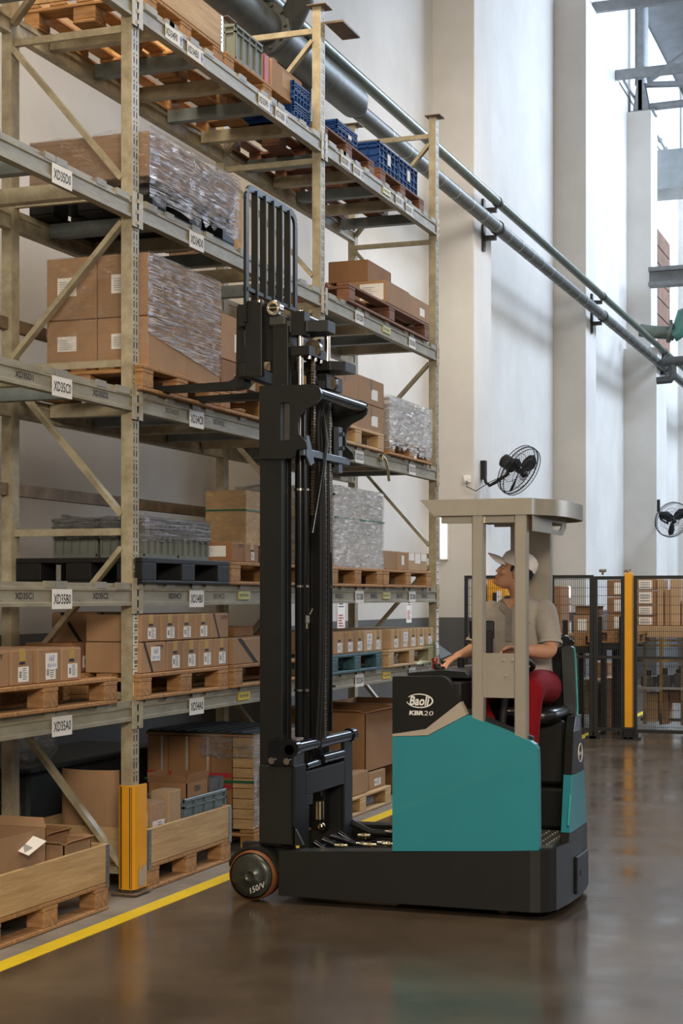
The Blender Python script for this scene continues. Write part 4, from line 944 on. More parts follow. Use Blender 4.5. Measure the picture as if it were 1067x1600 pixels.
# ================================================================ REACH TRUCK
TR = thing('reach_truck', 'teal and black reach truck with raised forks and champagne overhead guard', 'forklift', (-2.7, 8.75, 0))
YN = 8.16
def xz(px, py, Y=YN):
    p = onY(px, py, Y); return (p.x, p.z)
def plan_rear(x, r=0.):   # rounded plan outline near side -> far side
    return [(x, YN), (-1.95-r, YN), (-1.90-r, YN+.012), (-1.862-r, YN+.045), (-1.838-r, YN+.11), (-1.815-r, YN+.3), (-1.805-r, YN+.55), (-1.82-r, YN+.8), (-1.86-r, YN+1.0), (-1.95-r, YN+1.13), (-2.1-r, YN+1.185), (x, YN+1.19)]
# chassis
m = MB(); O = [(-3.335, YN)]+plan_rear(-2.72)[1:]+[(-2.72, YN+.13), (-3.335, YN+.13)]
zt = lambda x: .315+(x+2.684)*.055
def zb(x): return .042
m.loft([[Vector((x+(.02 if x > -2.6 else 0)*0, y, zb(x))) for x, y in O], [Vector((x, y, zt(x))) for x, y in O]], sm=False)
m.build('chassis', dark2, TR, bevel=.008)
def outrigger(y0, y1, near):
    m = MB()
    prof = [xz(436, 1333), xz(613, 1333), xz(613, 1421), xz(560, 1414), xz(480, 1404), xz(433, 1399), xz(436, 1385), xz(437, 1368), xz(434, 1350), xz(426, 1337)] if near else None
    if near:
        c = (-3.485, .142); R_ = .156
        arc = [(c[0]+R_*math.cos(a), c[1]+R_*math.sin(a)) for a in [math.radians(d) for d in range(10, 166, 12)]]
        inn = [(c[0]+(R_-.014)*math.cos(a), c[1]+(R_-.014)*math.sin(a)) for a in [math.radians(d) for d in range(165, 8, -12)]]
        m.prism(arc+inn, 'Y', y0+.005, y1+.06)
        m.box(-3.60, -3.3, y1-.0, y1+.05, .09, .30)
    else:
        m.prism([(-2.68, .30), (-3.3, .29), (-3.5, .28), (-3.62, .2), (-3.63, .12), (-3.3, .06), (-2.68, .04)], 'Y', y0, y1)
    return m.build('outrigger', dark2, TR, bevel=.005)
outrigger(YN, YN+.13, True); outrigger(9.22, 9.35, False)
def wheel(x, y0, y1, z, r, mark=False):
    m = MB(); n = 40
    prof = [(r-.012, y0), (r, y0+.014), (r, y1-.014), (r-.012, y1), (r*.3, y1), (r*.3, y0+.02)]
    rings = [[Vector((x+q*math.cos(2*math.pi*i/n), y, z+q*math.sin(2*math.pi*i/n))) for i in range(n)] for q, y in prof]
    m.loft(rings, caps=False); w = m.build('load_wheel', rubber, TR)
    m = MB(); prof = [(r*.87, y0+.004), (r*.85, y0-.004), (r*.6, y0-.014), (r*.25, y0-.018), (r*.22, y0-.024), (r*.19, y0-.024), (r*.17, y0-.019), (.001, y0-.02)]
    m.loft([[Vector((x+q*math.cos(2*math.pi*i/n), y, z+q*math.sin(2*math.pi*i/n))) for i in range(n)] for q, y in prof], caps=False)
    if mark: put_text(m, '150/V', (x+.045, y0-.018, z-.058), ((.9, 0, .43), (-.43, 0, .9)), h=.03, mi=1, shear=.3, eps=.003)
    m.build('hub', [hubm, white], w); return w
wheel(-3.485, YN-.012, YN+.11, .142, .136, True); wheel(-3.485, 9.24, 9.35, .142, .136)
m = MB(); m.cyl((-2.12, YN+.12, .035), (-2.12, YN+.28, .035), .034, n=20); m.cyl((-2.0, YN+.5, .11), (-2.0, YN+.62, .11), .11, n=24); m.build('drive_wheel', rubber, TR)
m = MB(); m.box(-2.62, -1.97, YN+.15, 9.2, .02, .05); m.build('under_tray', blackp, TR)
# body hood
teal_px = [(613, 1151), (640, 1150.5), (668, 1150), (698, 1134), (728, 1118), (733, 1118.5), (739, 1121.5), (785, 1140), (828, 1158), (836, 1163), (840, 1170), (841, 1200), (842, 1329), (613, 1331.5)]
teal_s = [xz(*p) for p in teal_px]
m = MB(); m.prism(teal_s, 'Y', YN, YN+.055); m.build('side_panel', teal, TR, bevel=.012)
strip = [(613, 1147), (665, 1139), (719, 1096.5), (728.5, 1117), (698, 1133), (668, 1149), (640, 1149.8), (613, 1150.2)]
m = MB(); m.prism([xz(*p) for p in strip], 'Y', YN+.001, YN+.055); m.build('stripe_panel', beigep, TR, bevel=.002)
darkp = [(613, 1057), (689, 1056.5), (695, 1058.5), (701, 1064), (706, 1072), (718.5, 1096), (664.5, 1138.5), (613, 1146.4)]
m = MB(); m.prism([xz(*p) for p in darkp], 'Y', YN, YN+.055)
hood = m.build('hood_panel', dark, TR, bevel=.006)
def badge(cx, cy, Y, sc, parent, xoff=0):
    m = MB(); x0, z0 = xz(cx, cy, Y); k = .00334*sc
    put_text(m, 'Baoli', (x0-.5*k, Y-.0006, z0), FY, h=15*k, w=31*k, mi=0, bold=.03, shear=.18)
    n = 44; out = []; inn = []
    for i in range(n+1):
        a = math.radians(-172)+math.radians(322)*i/n
        t = math.sin(math.pi*i/n); w = 1.2+1.4*t
        out.append((x0+22*k*math.cos(a)*1.0, z0+11.2*k*math.sin(a))); inn.append((x0+(22-w)*k*math.cos(a), z0+(11.2-w*.8)*k*math.sin(a)))
    for i in range(n): m.face([(out[i][0], Y-.002, out[i][1]), (out[i+1][0], Y-.002, out[i+1][1]), (inn[i+1][0], Y-.002, inn[i+1][1]), (inn[i][0], Y-.002, inn[i][1])][::-1])
    m.build('maker_badge', white, parent, label='oval Baoli badge'); return x0, z0, k
x0, z0, k = badge(656, 1095, YN, 1., hood)
m = MB(); put_text(m, 'KBR', (x0-5*k, YN-.0006, z0-19*k), FY, h=7*k, w=24*k, mi=0, bold=.045, shear=.15); put_text(m, '20', (x0+14.5*k, YN-.0006, z0-19*k), FY, h=7*k, w=15*k, mi=0, bold=.0, shear=.15)
m.build('type_lettering', white, hood)
# body core behind the panels
m = MB(); m.box(-2.665, -2.33, YN+.056, 9.33, .33, 1.205); m.box(-2.66, -2.40, YN+.056, 9.33, 1.205, 1.222)
m.build('battery_housing', dark2, TR, bevel=.01)
m = MB(); m.prism([(-2.33, .34), (-2.33, 1.08), (-1.95, .93), (-1.95, .34)], 'Y', YN+.056, YN+.10); m.build('inner_side_wall', dark2, TR)
# console top
m = MB(); m.prism([(-2.64, 1.223), (-2.64, 1.245), (-2.45, 1.262), (-2.33, 1.255), (-2.30, 1.223)], 'Y', YN+.12, 9.30); m.build('console_top', dark, TR, bevel=.005)
for (px, py, Y, r, h, mt, nm) in ((679, 1031, 8.8, .019, .018, redp, 'stop_button'), (683, 1044, 8.6, .022, .02, blackp, 'control_knob'), (693, 1045, 8.75, .018, .03, blackp, 'control_knob'), (688, 1054, 8.45, .026, .012, blackp, 'control_knob'), (720, 1040, 8.75, .02, .05, blackp, 'control_lever')):
    p = onY(px, py, Y); m = MB(); zt_ = p.z; m.cyl((p.x, Y, 1.245), (p.x, Y, max(1.262, zt_-h*.4)), r*.75, n=16); m.cyl((p.x, Y, max(1.262, zt_-h*.4)), (p.x, Y, max(1.262, zt_-h*.4)+h), r, r*.85, n=16); m.build(nm, mt, TR)
m = MB(); a_, b_, c_, d_ = onY(650, 1038, 8.55), onY(662, 1006, 8.75), onY(679, 1002, 8.95), onY(677, 1038, 8.7)
e_, f_ = onY(706, 1022, 9.1), onY(688, 1029, 8.95)
m.face([a_, b_, c_, d_]); m.face([d_, c_, e_, f_]); m.add([v+Vector((.004, .004, 0)) for v in (a_, b_, c_, d_)], [(3, 2, 1, 0)]); m.build('clear_screen', glass, TR)
# step
m = MB(); m.box(-2.16, -1.87, YN+.11, YN+.66, .352, .372); 
for i in range(6):
    for j in range(9): m.cyl((-2.13+i*.047, YN+.14+j*.058, .372), (-2.13+i*.047, YN+.14+j*.058, .378), .012, .008, n=8)
m.build('step_plate', mat('studded_step_metal', (.20, .195, .18), .35, .6), TR)
# seat base, tower, rear cover
m = MB(); m.box(-2.33, -1.93, 8.86, 9.32, .37, .60); m.box(-2.33, -1.95, 8.90, 9.32, .60, .953); m.build('seat_base', dark, TR, bevel=.02)
m = MB(); m.box(-2.10, -1.925, 8.855, 8.90, .62, .97, b=.015); m.build('seat_base_panel', dark2, TR)
YT = 9.10
def rc(px, py): return xz(px, py, YT)
m = MB(); PB = [rc(*p) for p in ((877, 1013), (882, 1010), (892, 1010), (896, 1013), (898, 1050), (900, 1100), (898, 1128), (892, 1122), (881, 1105))]
m.loft([[Vector((x, YT, z)) for x, z in PB], [Vector((x-.015, YT+.12, z)) for x, z in PB], [Vector((x-.09, YT+.23, z-.01)) for x, z in PB]], sm=False)
m.build('backrest_side', mat('dark_green_grey_panel', (.045, .052, .050), .4), TR, bevel=.008)
edge = [(896, 1011, 9.1), (898, 1030, 9.1), (899.5, 1070, 9.1), (901, 1105, 9.1), (900, 1122, 9.0), (898.5, 1135, 8.9), (896, 1152, 8.76), (892, 1205, 8.68), (886, 1290, 8.46)]
m = MB(); m.tube([onY(*p)+Vector((.006, -.004, 0)) for p in edge], .005, 6); m.build('teal_edging', mat('bright_teal_edge', (.05, .42, .36), .3), TR)
def cov_ring(z):
    u = max(0, min(1, (z-.36)/.56)); h = max(0, min(1, (z-.92)/.08))
    y0 = 8.46+.27*u+.2*h; xo = -1.812-.033*u-.03*h
    P_ = [(xo, y0), (xo+.006, y0+.12*(1-h*.5)), (xo-.0, max(y0+.16, 8.93)), (xo-.045, 9.12), (xo-.13, 9.27), (xo-.25, 9.33)]
    return [Vector((x, y, z)) for x, y in P_]+[Vector((x-.05, y+.0 if k else y+.01, z)) for k, (x, y) in enumerate(P_)][::-1]
def rear_slab(zs, mt, nm):
    m = MB(); m.loft([cov_ring(z) for z in zs], sm=False); return m.build(nm, mt, TR, bevel=.003)
rear_slab([.70, .78, .86, .92, .96, .99], dark, 'rear_cover'); rear_slab([.41, .5, .6, .698], teal, 'rear_cover_lower'); rear_slab([.358, .408], dark2, 'rear_skirt')
m = MB(); zz = .80; cr3 = cov_ring(zz); xb = cr3[1].x+.003; yb_ = cr3[1].y+.03; n = 24; m.tube([Vector((xb, yb_+.05*math.cos(2*math.pi*i/n), zz+.05*math.sin(2*math.pi*i/n))) for i in range(n)], .003, 5, closed=True)
put_text(m, 'Baoli', (xb, yb_, zz), FX, h=.024, w=.075, bold=.02); m.build('maker_badge', white, TR)
m = MB(); m.box(-1.812, -1.795, YN+.42, YN+.72, .07, .27, b=.006); m.box(-1.80, -1.792, YN+.5, YN+.52, .16, .19); m.build('service_flap', dark, TR)
# seat
m = MB(); R_ = []
for z, g in ((.955, .04), (.965, .012), (.99, 0), (1.02, .002), (1.036, .02), (1.044, .06)):
    R_.append([Vector((-2.19+(.25-g)*math.copysign(abs(math.cos(2*math.pi*j/40))**.4, math.cos(2*math.pi*j/40)), 8.95+(.25-g)*math.copysign(abs(math.sin(2*math.pi*j/40))**.4, math.sin(2*math.pi*j/40)), z)) for j in range(40)])
m.loft(R_); m.build('seat_cushion', vinyl, TR)
m = MB(); m.box(-2.42, -1.96, 9.19, 9.28, 1.0, 1.42, b=.03); m.build('seat_backrest', vinyl, TR, bevel=.02)
# steering
m = MB(); m.cyl((-2.16, 8.38, .90), (-2.15, 8.505, 1.28), .020, n=14); m.build('steering_column', blackp, TR)
m = MB(); cw = Vector((-2.15, 8.515, 1.288)); nz_ = Vector((.0, .35, .94)).normalized(); uu = nz_.orthogonal().normalized(); vv = nz_.cross(uu)
m.tube([cw+uu*.13*math.cos(2*math.pi*i/28)+vv*.13*math.sin(2*math.pi*i/28) for i in range(28)], .014, 8, closed=True)
for a in (0, 2.1, 4.2): m.cyl(cw, cw+uu*.13*math.cos(a)+vv*.13*math.sin(a), .011, n=8)
m.cyl(cw-nz_*.02, cw+nz_*.02, .04, n=16); m.build('steering_wheel', blackp, TR)
# display on stalk
def boxc(m, c, sx, sy, sz, yaw=0, pitch=0, b=.006, mi=0):
    M = Matrix.Translation(Vector(c)) @ Matrix.Rotation(yaw, 4, 'Z') @ Matrix.Rotation(pitch, 4, 'X'); m.box(-sx/2, sx/2, -sy/2, sy/2, -sz/2, sz/2, mi, b, M)
p = onY(753, 984, 8.36); m = MB(); boxc(m, p, .13, .05, .095, .25, .0); m.build('display_unit', blackp, TR)
m = MB(); q_ = onY(765, 1003, 8.36); boxc(m, q_, .035, .05, .12, .1); m.cyl(q_, (q_.x-.01, 8.37, 1.19), .014, n=10); m.build('display_stalk', blackp, TR)
# guard roof
def roof_ring(x, z, g=0.):
    out = [Vector((x+g, YN+g, z))]+[Vector((-1.96+t*.02, YN+g, z)) for t in (0, 1)]
    cx0, cy0 = -2.23, YN+.52; ax_, ay_ = .40-g, .52-g
    for k in range(15):
        a = math.radians(-50+k*8.7); out.append(Vector((cx0+ax_*math.copysign(abs(math.cos(a))**.62, math.cos(a)), cy0+(ay_+(.05 if a > 0 else 0))*math.copysign(abs(math.sin(a))**.62, math.sin(a)), z)))
    return out+[Vector((-2.12, YN+1.1-g, z)), Vector((x+g, YN+1.1-g, z))]
m = MB(); a, b, c, d = roof_ring(-2.537, 2.152), roof_ring(-2.46, 2.068), roof_ring(-2.46, 2.068, .012), roof_ring(-2.53, 2.142, .012)
m.loft([b, a], caps=False, sm=True); m.loft([d, c], caps=False, sm=True); m.loft([c, b], caps=False, sm=False); m.face(a); m.face(d[::-1])
rf = m.build('guard_roof', champ, TR)
es = rf.modifiers.new('split', 'EDGE_SPLIT'); es.split_angle = .6
for (ba, bb, bc, bd, be) in ((-2.43, -1.99, YN+.03, YN+.07, 2.03), (-2.40, -2.0, 9.16, 9.19, 2.05)): m = MB(); m.box(ba, bb, bc, bd, be, 2.125); m.build('guard_beam', champ, TR)
def post(x0, x1, y0, y1, z0, z1=2.10): m = MB(); m.box(x0, x1, y0, y1, z0, z1, b=.006); m.build('guard_post', champ, TR)
xa = xz(737, 900, YN+.01)[0]; xb_ = xz(755, 900, YN+.01)[0]; xc = xz(803.5, 900, YN+.01)[0]; xd = xz(822.5, 900, YN+.01)[0]
post(xa, xb_, YN+.008, YN+.07, .98); post(xc, xd, YN+.008, YN+.07, .88)
post(xz(825, 900, 9.14)[0], xz(860, 900, 9.14)[0], 9.14, 9.20, .9); post(-2.30, -2.24, 9.14, 9.20, .9)
m = MB(); za, zb_ = xz(780, 1091)[1], xz(780, 1021)[1]; m.box(xb_-.005, xc+.005, YN+.035, YN+.043, za, zb_)
for dx, dz in ((.10, -.035), (.145, -.035), (.11, -.115)): m.cyl((xb_+dx, YN+.027, zb_+dz), (xb_+dx, YN+.035, zb_+dz), .007, n=8)
m.build('guard_plate', champ, TR)
m = MB(); X = -1.94
m.box(X-.006, X, YN+.03, YN+.46, 1.985, 2.125); m.box(X-.006, X, YN+.46, YN+.70, 2.05, 2.125); m.prism([(YN+.46, 1.985), (YN+.72, 1.985), (YN+.82, 2.03), (YN+.82, 2.125), (YN+.70, 2.125), (YN+.70, 2.03), (YN+.65, 2.008), (YN+.46, 2.008)], 'X', X-.006, X); m.build('lamp_bracket', champ, TR)
# ---------------------------------------------------------------- mast
def chan(X0, X1, ya, yb, z0, z1, name='mast_rail', open_dir=1):
    m = MB(); t = .02
    if open_dir > 0: m.prism([(X0, ya), (X1, ya), (X1, yb), (X1-t, yb), (X1-t, ya+t), (X0+t, ya+t), (X0+t, yb), (X0, yb)], 'Z', z0, z1)
    else: m.prism([(X0, yb), (X1, yb), (X1, ya), (X1-t, ya), (X1-t, yb-t), (X0+t, yb-t), (X0+t, ya), (X0, ya)], 'Z', z0, z1)
    return m.build(name, dark, TR, bevel=.003)
chan(-3.466, -3.334, 8.22, 8.30, .30, 2.795); chan(-3.466, -3.334, 8.87, 8.95, .30, 2.795, open_dir=-1)
chan(-3.425, -3.335, 8.305, 8.36, .5, 3.13, 'inner_mast_rail'); chan(-3.425, -3.335, 8.81, 8.865, .5, 3.13, 'inner_mast_rail', -1)
for y in (8.375, 8.80):
    m = MB(); m.cyl((-3.29, y, .88), (-3.29, y, 2.78), .030, n=18); m.cyl((-3.29, y, 2.70), (-3.29, y, 2.79), .038, n=18)
    for z in (1.13, 1.70, 2.23): m.cyl((-3.29, y, z), (-3.29, y, z+.012), .036, n=18, mi=1); m.box(-3.29, -3.24, y-.006, y+.006, z, z+.012, 1)
    m.build('lift_cylinder', [gloss, chrome], TR)
    m = MB(); m.cyl((-3.29, y, 2.79), (-3.29, y, 3.22), .018, n=16); m.build('piston_rod', chrome, TR)
m = MB()
for i in range(11): 
    pass
m.tube([(-3.24, 8.31, 1.55), (-3.235, 8.31, 2.0), (-3.24, 8.31, 2.7)], .009, 8); m.build('steel_pipe', gloss, TR)
def chain(x, y, z0, z1):
    m = MB(); z = z0; i = 0
    while z < z1:
        w = .012 if i % 2 else .017
        m.box(x-.009, x+.009, y-w, y+w, z, z+.013); z += .0165; i += 1
    m.build('lift_chain', chainm, TR, kind='stuff')
chain(-3.235, 8.60, .85, 2.55); chain(-3.25, 8.47, 2.1, 3.05); chain(-3.25, 8.72, 1.9, 2.8)
m = MB()
for y, x in ((8.52, -3.23), (8.545, -3.22), (8.67, -3.24)): m.tube([(x, y, 2.85), (x-.01, y, 2.6), (x, y+.01, 2.2), (x+.01, y-.01, 1.7), (x, y, 1.2), (x-.02, y, .8)], .012, 8)
m.build('hydraulic_hose', blackp, TR)
m = MB(); m.tube([(-3.25, 8.46, 2.0), (-3.22, 8.5, 2.25), (-3.2, 8.54, 2.5), (-3.25, 8.56, 2.8), (-3.3, 8.6, 2.95)], .016, 8); m.build('hydraulic_hose', gloss, TR)
p = onY(479, 968, 8.45); m = MB(); boxc(m, p, .03, .03, .045); m.cyl(p+Vector((0, 0, -.05)), p+Vector((0, 0, -.02)), .009, n=8, mi=1); m.cyl(p+Vector((.02, 0, .03)), p+Vector((.035, 0, .06)), .008, n=8, mi=1); m.build('sensor_bracket', [paperg, brass], TR)
YM = 8.20
def mz(px, py, Y=YM): return xz(px, py, Y)
def head_plate(Y, nm='mast_head_plate'):
    t = .02
    P0 = [mz(*p) for p in ((405, 604), (438, 602.5), (438, 717), (405, 717))]; P1 = [mz(*p) for p in ((438, 602.5), (452.5, 602), (452.5, 629), (438, 629))]
    P2 = [mz(*p) for p in ((438, 688), (452.5, 688), (452.5, 716), (438, 717))]
    P3 = [mz(*p) for p in ((452.5, 602), (484, 600), (492, 601), (499, 606), (502, 614), (500, 624), (493, 631), (476, 640), (468, 648), (465, 660), (466, 678), (478, 690), (480, 700), (463, 703), (461, 713), (452.5, 716))]
    m = MB(); dx = 0
    for P in (P0, P1, P2, P3): m.prism(P, 'Y', Y, Y+t)
    m.build(nm, dark, TR)
head_plate(YM); 
m = MB(); a = mz(443, 630); b = mz(450, 687); m.box(a[0], b[0], 8.215, 8.222, b[1], a[1]); m.build('slot_rail', mat('lighter_rail_paint', (.07, .07, .062), .35, .3), TR)
# far head plate, seen through the mast
m = MB(); P3 = [mz(*p) for p in ((405, 604), (484, 600), (492, 601), (499, 606), (502, 614), (500, 624), (493, 631), (476, 640), (468, 648), (465, 660), (466, 678), (478, 690), (480, 700), (463, 703), (461, 713), (405, 716))]
m.prism(P3, 'Y', 8.95, 8.97); m.build('mast_head_plate', dark, TR)
m = MB(); m.cyl((-3.135, 8.215, 2.745), (-3.135, 8.955, 2.745), .031, n=24); m.build('upper_cross_tube', gloss, TR)
m = MB(); m.ball((-3.135, 8.965, 2.745), (.036, .012, .036)); m.build('tube_end_cap', gloss, TR)
m = MB(); m.box(-3.235, -3.205, 8.22, 8.95, 2.41, 2.45); m.prism([(8.24, 2.41), (8.24, 2.52), (8.28, 2.52), (8.36, 2.38), (8.30, 2.36)], 'X', -3.21, -3.20); m.build('cross_bar', mat('bar_paint_blue_sheen', (.085, .105, .125), .35, .4), TR, bevel=.003)  # bluish tint puts reflected light into the bar's colour
m = MB(); m.box(-3.25, -3.22, 8.80, 8.86, 2.36, 2.62); m.cyl((-3.22, 8.83, 2.58), (-3.20, 8.83, 2.58), .012, n=8); m.cyl((-3.22, 8.83, 2.50), (-3.20, 8.83, 2.50), .012, n=8); m.build('chain_anchor', mat('bar_paint_blue_sheen2', (.085, .105, .125), .35, .4), TR)  # same tint as the cross bar, reflected light in the colour
# crossheads on the inner mast
m = MB(); m.prism([(-3.42, 8.31), (-3.24, 8.36), (-3.13, 8.38), (-3.13, 8.50), (-3.20, 8.56), (-3.42, 8.56)], 'Z', 3.10, 3.16); m.prism([(-3.42, 8.60), (-3.2, 8.60), (-3.13, 8.66), (-3.13, 8.84), (-3.42, 8.86)], 'Z', 2.92, 2.97)
m.box(-3.40, -3.34, 8.36, 8.84, 3.02, 3.10); m.build('crosshead', dark2, TR, bevel=.004)
m = MB(); m.box(-3.33, -3.25, 8.335, 8.42, 3.08, 3.21); m.box(-3.33, -3.22, 8.33, 8.60, 2.97, 3.02); m.box(-3.33, -3.22, 8.60, 8.86, 2.82, 2.90, 0)
for dy in (0, .09, .18): m.cyl((-3.235, 8.37+dy, 2.95), (-3.235, 8.37+dy, 2.975), .01, n=8, mi=1)
m.build('cylinder_head_bracket', [dark, chrome], TR)
for y in (8.47, 8.72):
    m = MB(); m.cyl((-3.25, y-.02, 3.02 if y < 8.6 else 2.86), (-3.25, y+.02, 3.02 if y < 8.6 else 2.86), .05, n=20); m.build('chain_pulley', chainm, TR)
# side boxes of the outer mast foot and carriage
m = MB(); m.box(-3.462, -3.262, 8.20, 8.36, .31, .735); m.prism([(-3.262, .31), (-3.20, .31), (-3.262, .42)], 'Y', 8.20, 8.22); m.build('carriage_side', dark2, TR, bevel=.006)
m = MB(); m.box(-3.462, -3.262, 8.98, 9.12, .20, .74); m.build('carriage_side', dark2, TR, bevel=.006)
m = MB(); m.box(-3.275, -3.250, 8.20, 8.36, .31, .735); m.box(-3.275, -3.25, 8.36, 8.98, .56, .69); m.box(-3.275, -3.25, 8.36, 8.47, .50, .56); m.box(-3.275, -3.25, 8.98, 9.12, .2, .80); m.box(-3.275, -3.25, 8.36, 8.98, .20, .25); m.box(-3.275, -3.25, 8.36, 8.41, .25, .50)
m.build('carriage_back_plate', dark, TR, bevel=.004)
m = MB(); m.box(-3.40, -3.26, YM-.012, YM, .735, .88); m.box(-3.40, -3.26, YM, 8.36, .735, .80); m.build('bearing_bracket', gloss, TR, bevel=.003)
for px, py, r in ((455, 1171, .028), (427, 1188, .018), (450.5, 1189, .018)):
    a = mz(px, py); m = MB(); m.cyl((a[0], YM-.03, a[1]), (a[0], YM-.012, a[1]), r, n=18); m.build('bolt_head', chrome, TR)
for px in (432, 448):
    a = mz(px, 1157); m = MB(); m.cyl((a[0], YM+.01, a[1]-.01), (a[0], YM+.01, a[1]+.014), .01, n=6); m.build('lug', gloss, TR)
m = MB(); m.cyl((-3.262, 8.18, .832), (-3.262, 9.12, .832), .033, n=24); m.cyl((-3.262, 9.08, .832), (-3.262, 9.14, .832), .042, n=24); m.cyl((-3.262, 8.17, .832), (-3.262, 8.22, .832), .044, n=24); m.build('lower_cross_tube', gloss, TR)
m = MB(); m.cyl((-3.26, 8.62, .735), (-3.26, 8.95, .735), .028, n=16); m.cyl((-3.27, 8.40, .715), (-3.27, 8.6, .72), .02, n=12); m.cyl((-3.3, 8.56, .72), (-3.3, 8.56, .86), .018, n=10); m.build('tilt_cylinder', gloss, TR)
m = MB(); m.cyl((-3.26, 8.60, .40), (-3.26, 8.60, .50), .022, n=14); m.ball((-3.25, 8.6, .36), .022, 10); m.build('hydraulic_fitting', brass, TR)
m = MB(); m.box(-3.45, -2.7, 8.36, 9.22, .06, .13); m.build('reach_floor', blackp, TR)
m = MB(); rr = random.Random(2)
for i in range(4):
    y = 8.4+.13*i; m.tube([(-3.22, y, .30), (-3.1, y+.03, .22+.02*(i % 3)), (-2.95, y-.03, .24+.03*(i % 2)), (-2.8, y+.02, .27), (-2.68, y, .26)], .016, 8)
m.build('deck_hose', gloss, TR)
for i, (x, y, z) in enumerate(((-2.98, 8.52, .285), (-2.93, 8.50, .285), (-2.87, 8.56, .29), (-2.83, 8.54, .288), (-2.9, 8.78, .32), (-3.02, 8.66, .31), (-2.78, 8.8, .32), (-3.08, 8.45, .28))):
    m = MB(); m.cyl((x-.035, y, z), (x+.035, y+.01, z), .012, n=10); m.cyl((x-.01, y, z), (x+.012, y, z), .018, n=6); m.build('hose_fitting', brass if i % 2 else chrome, TR)
m = MB(); m.tube([(-3.2, 8.95, .34), (-3.1, 9.0, .28), (-2.95, 9.02, .27), (-2.68, 9.02, .27)], .022, 8); m.build('deck_hose', blackp, TR)
# load backrest
XB = -3.58
m = MB(); fr_ = [(8.30, 3.16), (8.30, 3.84)]+[(8.30+.07*(1-math.cos(a)), 3.84+.07*math.sin(a)) for a in (.4, .8, 1.2, 1.57)]+[(8.95, 3.91)]+[(8.96+.07*math.sin(a), 3.84+.07*math.cos(a)) for a in (.4, .8, 1.2, 1.57)]+[(9.03, 3.36)]
for i in range(len(fr_)-1):
    (a, b), (c, d) = fr_[i], fr_[i+1]; m.bar((XB, a, b), (XB, c, d), .040, .016, (1, 0, 0)) 
m.box(XB-.02, XB+.012, 8.30, 9.03, 3.335, 3.355); m.tube([(XB, 9.03, 3.34), (XB+.05, 9.05, 3.31), (XB+.09, 9.06, 3.25), (XB+.10, 9.06, 3.18)], .012, 8)
m.build('backrest_frame', dark, TR)
for i in range(5):
    y = 8.30+.73*(i+1)/6+.0; m = MB(); m.box(XB-.019, XB+.019, y-.007, y+.007, 3.30 if i < 1 else 3.34, 3.91); m.build('backrest_bar', dark, TR)
m = MB(); m.box(XB-.05, XB-.01, 8.30, 9.03, 3.14, 3.26, b=.006); m.box(XB-.05, XB-.01, 8.30, 9.03, 2.86, 2.94, b=.006)
m.box(XB-.01, XB+.09, 8.305, 8.345, 2.86, 3.28); m.box(XB-.01, XB+.09, 8.86, 8.90, 2.86, 3.26); m.box(XB-.02, XB+.14, 8.36, 8.39, 2.95, 3.27)
m.build('fork_carriage', dark, TR, bevel=.004)
for y in (8.375, 8.87):
    w = .10; prof = [(XB-.045, 3.27), (XB-.085, 3.27), (XB-.09, 3.25), (XB-.095, 2.89), (XB-.11, 2.862), (XB-.14, 2.85), (-4.72, 2.832), (-4.76, 2.818), (-4.76, 2.815), (XB-.11, 2.808), (XB-.065, 2.815), (XB-.045, 2.84)]
    m = MB(); m.prism(prof, 'Y', y, y+w); m.build('fork', dark, TR, bevel=.004)
m = MB(); c = Vector((mz(427, 481, 8.29)[0], 8.29, mz(427, 481, 8.29)[1])); m.cyl(c, c+Vector((0, .05, 0)), .042, n=28); m.cyl(c-Vector((0, .004, 0)), c, .038, .042, n=28, mi=0)
m.tube([c+Vector((.028*math.cos(2*math.pi*i/24), -.005, .028*math.sin(2*math.pi*i/24))) for i in range(24)], .0035, 6, 1, True); m.box(c.x-.025, c.x+.025, c.y-.009, c.y-.004, c.z-.003, c.z+.003, 1); m.cyl(c-Vector((0, .006, 0)), c, .022, n=20, mi=2)
m.build('mast_roller', [chrome, brass, dark], TR)
m = MB(); a = mz(403, 472, 8.3); m.cyl((a[0], 8.32, a[1]-.03), (a[0], 8.32, a[1]), .012, n=10); m.cyl((a[0], 8.32, a[1]), (a[0], 8.32, a[1]+.012), .018, n=10); m.build('grease_bolt', brass, TR)
m = MB(); m.box(-3.45, -3.35, 8.30, 8.36, 3.13, 3.19, b=.01); m.cyl((-3.32, 8.45, 3.21), (-3.32, 8.70, 3.21), .02, n=14); m.build('mast_top_block', mat('lighter_rail_paint', (0, 0, 0)), TR)
# ================================================================ OPERATOR
P = thing('person', 'person in white cap, grey polo and red trousers, seated, looking up at the forks', 'person', (-2.2, 9.0, 1.08))
def ell(c, rx, ry, rz, M=None): return (c, rx, ry, rz, M)
def limb(m, pts, n=14, flat=1.0, axis=None):
    """pts: (x,y,z,r[,rb]); smooth tube with hemispherical ends"""
    C = [Vector(p[:3]) for p in pts]; R_ = [p[3] for p in pts]
    P2, R2 = [], []
    for i in range(len(C)-1):
        for k in range(4):
            t = k/4; P2.append(C[i].lerp(C[i+1], t)); R2.append(R_[i]*(1-t)+R_[i+1]*t)
    P2.append(C[-1]); R2.append(R_[-1])
    for _ in range(2):
        Q = P2[:]
        for i in range(1, len(P2)-1): Q[i] = P2[i]*.5+(P2[i-1]+P2[i+1])*.25
        P2 = Q
    m.tube(P2, R2, n); m.ball(P2[0], R2[0]*.98, 12); m.ball(P2[-1], R2[-1]*.98, 12)
def remesh(o, v, smooth=4, fac=.6):
    r = o.modifiers.new('skin', 'REMESH'); r.mode = 'VOXEL'; r.voxel_size = v; r.use_smooth_shade = True
    s_ = o.modifiers.new('soften', 'SMOOTH'); s_.iterations = smooth; s_.factor = fac
    return o
